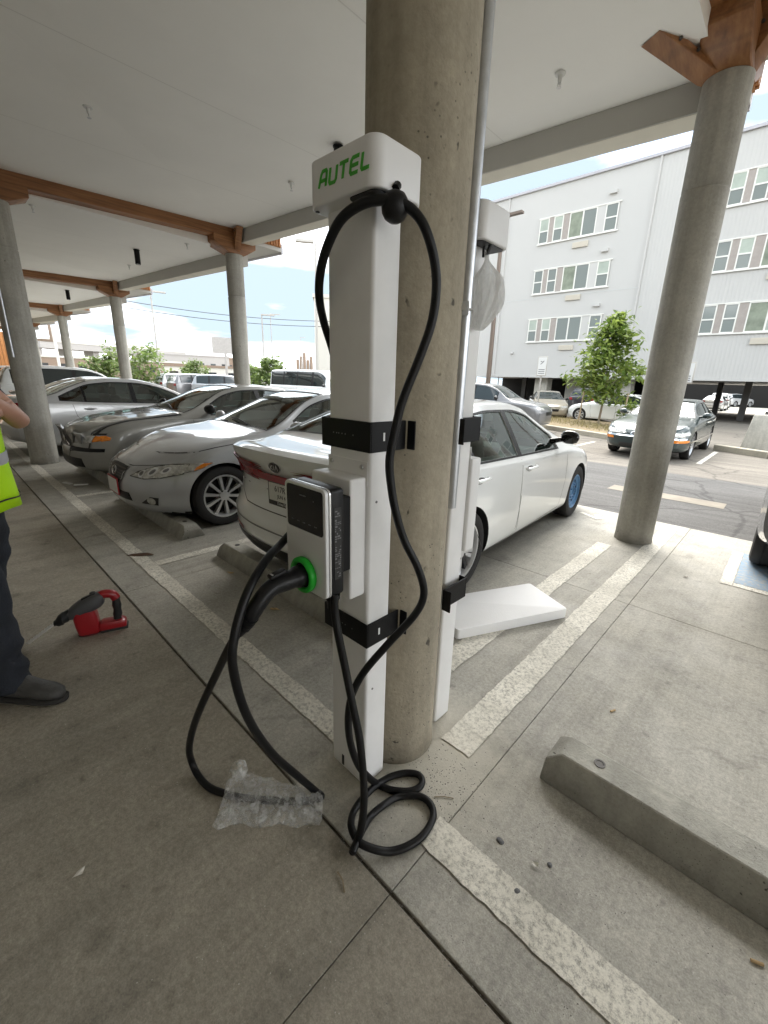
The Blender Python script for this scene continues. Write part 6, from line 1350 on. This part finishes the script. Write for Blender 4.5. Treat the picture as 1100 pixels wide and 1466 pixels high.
for i in range(40):
    f = i / 39; c_ = P0.lerp(P1, f); rad_ = .0100 if f < .96 else .0100 * (1 - (f - .96) / .05); tw = f * 16
    rg.append([c_ + (bu * math.cos(a + tw) + bw * math.sin(a + tw)) * (rad_ * (1 if k % 2 == 0 else .72)) for k, a in enumerate([2 * math.pi * j / 8 for j in range(8)])])
mb.loft(rg); mb.build('drill_bit', 'bit_steel', dr, smooth=True, sharp=50)
def rr_ring(z, x0, x1, hy): return [Vector((a, b_, z)) for a, b_ in rounded_rect(x0, x1, -hy, hy, .022, 4)]
MB().loft([rr_ring(.004, -.034, .060, .042), rr_ring(.02, -.042, .070, .048), rr_ring(.075, -.042, .078, .050), rr_ring(.125, -.040, .082, .050), rr_ring(.165, -.030, .075, .046)]).build('motor_housing', 'tool_red', dr, smooth=True, sharp=50)
MB().loft([rr_ring(.0, -.030, .058, .034), rr_ring(.012, -.043, .071, .0485), rr_ring(.016, -.043, .071, .0485)]).build('motor_base', 'tool_black', dr, smooth=True)
for k in range(3): MB().box((.03, -.0515, .036 + k * .02), (.055 - .012 * k, .002, .006), Matrix.Rotation(R_(-24), 3, 'Y')).build('housing_mark', 'print_white', dr)
MB().prism([(-.185, .012), (-.04, .012), (-.04, .058), (-.06, .070), (-.165, .066), (-.185, .050)], -.036, .036, 'y').build('battery', 'tool_red', dr, bevel=.008, seg=2)
MB().prism([(-.190, .0), (-.045, .0), (-.045, .018), (-.190, .018)], -.0375, .0375, 'y').build('battery_foot', 'tool_black', dr, bevel=.004)
MB().tube(catmull([(-.055, 0, .238), (-.090, 0, .250), (-.130, 0, .240), (-.148, 0, .208)], 5), .027, 12).build('handle_top', 'tool_red', dr, smooth=True)
MB().tube(catmull([(-.147, 0, .212), (-.146, 0, .160), (-.144, 0, .110), (-.138, 0, .066)], 5), [.0235 - .002 * math.sin(i) for i in range(16)], 12).build('grip', 'tool_black', dr, smooth=True)
MB().cyl((-.135, 0, .18), (-.128, 0, .155), .010, n=10).build('trigger', 'tool_red', dr, smooth=True)
MB().cyl((-.03, -.02, .255), (-.03, -.02, .264), .016, n=16).build('mode_knob', 'tool_black', dr, smooth=True)
MB().box((-.01, 0, .252), (.08, .026, .010), Matrix.Rotation(R_(20), 3, 'Y')).build('top_plate', 'tool_black', dr, bevel=.003)

# ================================================================ person at the left edge
def skin_mesh(name, nodes, edges, m, sub=2, root=0):
    me = bpy.data.meshes.new(name); me.from_pydata([n_[0] for n_ in nodes], edges, []); o = bpy.data.objects.new(name, me); col.objects.link(o)
    md = o.modifiers.new('skin', 'SKIN'); md.use_smooth_shade = True
    for i, n_ in enumerate(nodes): r_ = n_[1]; me.skin_vertices[0].data[i].radius = (r_, r_) if not isinstance(r_, tuple) else r_; me.skin_vertices[0].data[i].use_root = (i == root)
    s2 = o.modifiers.new('sub', 'SUBSURF'); s2.levels = sub; s2.render_levels = sub
    dg = bpy.context.evaluated_depsgraph_get(); nm = bpy.data.meshes.new_from_object(o.evaluated_get(dg)); bpy.data.objects.remove(o)
    nm.materials.clear(); nm.materials.append(MATS[m]); nm.polygons.foreach_set('use_smooth', [True] * len(nm.polygons)); return bpy.data.objects.new(name, nm)
ps = thing('person', 'person in a yellow high visibility vest, dark jeans and black work shoes', 'person', (-2.505, .008, 0), R_(50))
# local: x forward, y left, z up
J = dict(pel=(0, 0, .95), sp=(0, 0, 1.12), ch=(.0, 0, 1.32), nk=(.0, 0, 1.50), hd0=(.02, 0, 1.58), hd=(.03, 0, 1.68), hdt=(.02, 0, 1.76))
nodes = [(J['pel'], (.14, .11)), (J['sp'], (.14, .105)), (J['ch'], (.155, .11)), (J['nk'], .058), (J['hd0'], .07), (J['hd'], .092), (J['hdt'], .07)]; edges = [(0, 1), (1, 2), (2, 3), (3, 4), (4, 5), (5, 6)]
def addn(p, r_, frm): nodes.append((p, r_)); edges.append((frm, len(nodes) - 1)); return len(nodes) - 1
ARM = {}
for s in (1, -1):
    i = addn((0, s * .17, 1.43), .065, 2); i = addn((.07, s * .215, 1.31), .05, i); e = addn((.15, s * .225, 1.215), .043, i); w_ = addn((.20, s * .10, 1.27), .040, e); w2 = addn((.20, -s * .005, 1.30 + .02 * s), .028, w_); p_ = addn((.20, -s * .055, 1.31 + .02 * s), (.018, .036), w2); ARM[s] = p_
    for k, (dz, ln) in enumerate(((-.028, .055), (-.010, .068), (.009, .072), (.027, .062))):
        b0 = addn((.205, -s * .080, 1.31 + .02 * s + dz), .0095, p_); b1 = addn((.200, -s * (.080 + ln * .5), 1.312 + .02 * s + dz), .009, b0); addn((.185, -s * (.080 + ln * .8), 1.312 + .02 * s + dz), .0078, b1)
    t0 = addn((.205, -s * .03, 1.35 + .02 * s), .012, w2); addn((.205, -s * .055, 1.375 + .02 * s), .0095, t0)
    fx = -.28 if s > 0 else .12; h_ = addn((0, s * .10, .90), .095, 0); k_ = addn((.03 + fx * .4, s * .11, .50), .058, h_); a_ = addn((fx, s * .12, .10), .036, k_); addn((.08 + fx, s * .13, .055), .026, a_)
body = skin_mesh('body', nodes, edges, 'skin'); link(body, ps)
face = [MB().lathe([(0, .012), (.008, .010), (.012, 0)], frame((.108, s * .032, 1.695), (0, 1, 0), (0, 0, 1)), 12).build('eye', 'sign_white', ps, smooth=True) for s in (1, -1)]
MB().loft([[Vector((.108 + .0, y, z)) for y, z in ((-.012, 1.69), (.012, 1.69), (.018, 1.645), (-.018, 1.645))], [Vector((.135, y, z)) for y, z in ((-.004, 1.675), (.004, 1.675), (.012, 1.652), (-.012, 1.652))]]).build('nose', 'skin', ps, bevel=.004)
MB().tube([(.112, -.026, 1.618), (.120, 0, 1.614), (.112, .026, 1.618)], .006, 8).build('mouth', 'skin', ps, smooth=True)
MB().lathe([(.0, .120), (.05, .112), (.085, .085), (.100, .04), (.102, .0), (.098, -.012), (.0, -.012)], Matrix.Translation((.012, 0, 1.70)), 24).build('hair', 'hair', ps, smooth=True)
for s in (1, -1): MB().loft([[Vector((.02 + .022 * math.cos(a), s * .088, 1.675 + .032 * math.sin(a))) for a in [2 * math.pi * i / 12 for i in range(12)]], [Vector((.015 + .026 * math.cos(a), s * .108, 1.677 + .036 * math.sin(a))) for a in [2 * math.pi * i / 12 for i in range(12)]]]).build('ear', 'skin', ps, smooth=True)
# shirt with short sleeves
nd = [((0, 0, .97), (.152, .122)), ((0, 0, 1.14), (.158, .122)), ((0, 0, 1.33), (.172, .126)), ((0, 0, 1.455), (.085, .075))]; ed = [(0, 1), (1, 2), (2, 3)]
for s in (1, -1): k = len(nd); nd += [((0, s * .175, 1.43), .08), ((.045, s * .215, 1.315), .066), ((.085, s * .225, 1.265), .064)]; ed += [(2, k), (k, k + 1), (k + 1, k + 2)]
link(skin_mesh('shirt', nd, ed, 'shirt'), ps)
def torso_ring(z, rx, ry, n=32, op=0): return [Vector((rx * math.cos(a), ry * math.sin(a), z + .006 * math.sin(5 * a + z * 9))) for a in [2 * math.pi * i / n for i in range(n)]]
vest = MB().loft([torso_ring(.865, .182, .212), torso_ring(.94, .175, .208), torso_ring(1.05, .165, .200), torso_ring(1.2, .165, .20), torso_ring(1.34, .160, .195), torso_ring(1.44, .135, .15), torso_ring(1.49, .09, .10)], caps=False).build('vest', 'hivis', ps, smooth=True)
md = vest.modifiers.new('t', 'SOLIDIFY'); md.thickness = .006
for z, a, b_ in ((1.06, .168, .203), (1.22, .169, .204)): MB().loft([torso_ring(z, a, b_), torso_ring(z + .05, a + .001, b_ + .001)], caps=False).build('reflective_band', 'reflective', ps, smooth=True)
MB().loft([torso_ring(.905, .184, .2155), torso_ring(.912, .184, .2155)], caps=False).build('vest_seam', 'print_black', ps, smooth=True)
nd = [((0, 0, .98), (.160, .125)), ((0, 0, .90), (.165, .130))]; ed = [(0, 1)]
for s in (1, -1):
    fx = -.28 if s > 0 else .12; k = len(nd); nd += [((.0 + fx * .1, s * .10, .80), .112), ((.025 + fx * .3, s * .115, .62), .098), ((.04 + fx * .45, s * .12, .47), .088), ((.015 + fx * .65, s * .12, .33), .082), ((fx * .85, s * .125, .20), .078), ((fx - .005, s * .125, .10), .080), ((fx, s * .125, .045), .088)]; ed += [(1, k)] + [(k + i, k + i + 1) for i in range(6)]
jn = skin_mesh('jeans', nd, ed, 'denim', 3)
for v in jn.data.vertices:
    f = 1 if v.co.z < .85 else .3; nn = mnoise.noise(Vector((v.co.x * 9, v.co.y * 9, v.co.z * 14))) * .012 + .008 * math.sin(v.co.z * 60 + v.co.y * 20) * (1 if v.co.z < .3 else .25)
    v.co.x += nn * f; v.co.y += nn * f * .6
link(jn, ps)
for s in (1, -1):
    yc = s * .13; tw = Matrix.Translation((-.28 if s > 0 else .12, yc, 0)) @ Matrix.Rotation(s * R_(8), 4, 'Z')
    def br(x, hw, z0, z1, n=16): return [tw @ Vector((x, math.cos(a) * hw, (z0 + z1) / 2 + math.copysign(abs(math.sin(a)) ** .8, math.sin(a)) * (z1 - z0) / 2)) for a in [2 * math.pi * i / n for i in range(n)]]
    MB().loft([br(-.085, .028, .03, .10), br(-.075, .038, .022, .125), br(-.02, .042, .020, .135), br(.05, .045, .020, .118), br(.11, .048, .020, .092), br(.165, .047, .020, .078), br(.205, .036, .021, .064), br(.222, .016, .024, .048)]).build('shoe', 'boot_leather', ps, smooth=True, sharp=60)
    sl = MB(); sl.loft([br(-.090, .030, 0, .028), br(-.078, .043, 0, .030), br(.02, .046, 0, .028), br(.11, .053, 0, .028), br(.17, .052, 0, .028), br(.215, .038, 0, .028), br(.232, .016, .002, .026)]); sl.build('shoe_sole', 'boot_sole', ps, smooth=True, sharp=50)

# ================================================================ litter and grit
def small(name, mb, m, loc, rz, label, cat, group=None, **k):
    o = mb.build(name, m, None, **k); o.location = loc; o.rotation_euler = (0, 0, rz); tag(o, label, cat, group); return o
def butt(): return MB().cyl((-.014, 0, .0045), (.014, 0, .0045), .0042, n=10)
small('cigarette_butt', butt(), 'paper_tan', (.246, 1.222, 0), .4, 'tan cigarette butt near the lone wheel stop', 'cigarette butt', smooth=True)
small('cigarette_butt', butt(), 'paper_tan', (-.32, 1.92, 0), 1.1, 'cigarette butt lying in the empty bay beyond the wheel stop', 'cigarette butt', smooth=True)
def leafpiece(seed, s):
    rnd = random.Random(seed); mb = MB(); vs = [(s * math.cos(a) * (1 + rnd.uniform(-.4, .3)), s * .45 * math.sin(a) * (1 + rnd.uniform(-.3, .3)), .004 + rnd.uniform(0, .010)) for a in [2 * math.pi * i / 9 for i in range(9)]]
    return mb.add(vs + [(0, 0, .008)], [(i, (i + 1) % 9, 9) for i in range(9)])
small('dead_leaf', leafpiece(2, .085), 'leaf_dead', (-3.72, .955, 0), .9, 'dark curled leaf on the long painted line', 'leaf', fix=False)
small('dead_leaf', leafpiece(3, .02), 'leaf_dead', (-.36, 3.95, 0), .3, 'tiny dark leaf in the bay with blue paint', 'leaf', fix=False)
small('paper_scrap', leafpiece(5, .012), 'paper_white', (-.29, 1.03, 0), .3, 'white paper scrap by the painted line', 'litter', fix=False)
small('paper_scrap', leafpiece(7, .022), 'paper_white', (-1.27, .04, .0), 1.9, 'crumpled white scrap on the dark walkway floor', 'litter', fix=False)
small('twig', MB().tube([(-.03, 0, .004), (0, .004, .006), (.03, -.003, .004)], .0022, 6), 'twig', (-.69, .575, 0), -.3, 'short twig on the walkway near the floor joint', 'twig', smooth=True)
small('twig', MB().tube([(-.035, 0, .003), (.0, .003, .004), (.035, 0, .003)], .0016, 6), 'twig', (-.63, 1.01, 0), .7, 'thin pale twig beside the coiled cable', 'twig', smooth=True)
for i, (x, y, r_) in enumerate(((-.405, 1.02, .013), (-.295, .925, .012), (-.255, 1.065, .009))):
    rnd = random.Random(i); bm_ = MB(); rg = [[Vector((math.cos(a) * r_ * k * rnd.uniform(.9, 1.15), math.sin(a) * r_ * .8 * k * rnd.uniform(.9, 1.15), z)) for a in [2 * math.pi * j / 10 for j in range(10)]] for z, k in ((0, .9), (.002, 1.), (.0045, .7), (.0055, .25))]
    small('flat_stone', bm_.loft(rg), 'pebble_dark', (x, y, 0), i, ('larger flat dark pebble between the wheel stop and the painted line', 'flat dark pebble lying on the painted line', 'smallest flat pebble close to the lone wheel stop')[i], 'pebble', 'flat pebbles by the wheel stop', smooth=True)
gv, gf, gm = [], [], MB()
rnd = random.Random(21)
def speck(x, y, s):
    k = len(gv); a = rnd.random() * 6; gv.extend([(x + s * math.cos(a + q * 2.09), y + s * math.sin(a + q * 2.09), .0005) for q in range(3)] + [(x, y, s * 1.1)]); gf.extend([(k, k + 1, k + 3), (k + 1, k + 2, k + 3), (k + 2, k, k + 3)])
for _ in range(900):
    x, y = rnd.gauss(-.35, .45), rnd.gauss(1.05, .35)
    if -1.1 < x < -.8 and .8 < y < 1.4: continue
    speck(x, y, rnd.uniform(.0006, .0024))
for _ in range(700): speck(rnd.uniform(-4, .6), .66 + rnd.gauss(0, .008), rnd.uniform(.0008, .003))
for _ in range(500): speck(rnd.gauss(-.70, .10), rnd.gauss(1.02, .10), rnd.uniform(.001, .0032))
o = stuff(MB().add(gv, gf).build('grit', 'pebble', fix=False)); tag(o, 'scattered grit and tiny stones on the concrete floor', 'grit')
for x, y, lab in ((-2.9, 1.75, 'crumpled glassy litter piece on the floor behind the wheel stop of the white sedan'), (-2.2, 1.70, 'small shiny litter piece beside the charging post under the white sedan')):
    small('litter_piece', leafpiece(int(x * 10), .03), 'paper_tan', (x, y - .42, 0), .5, lab, 'litter', fix=False)
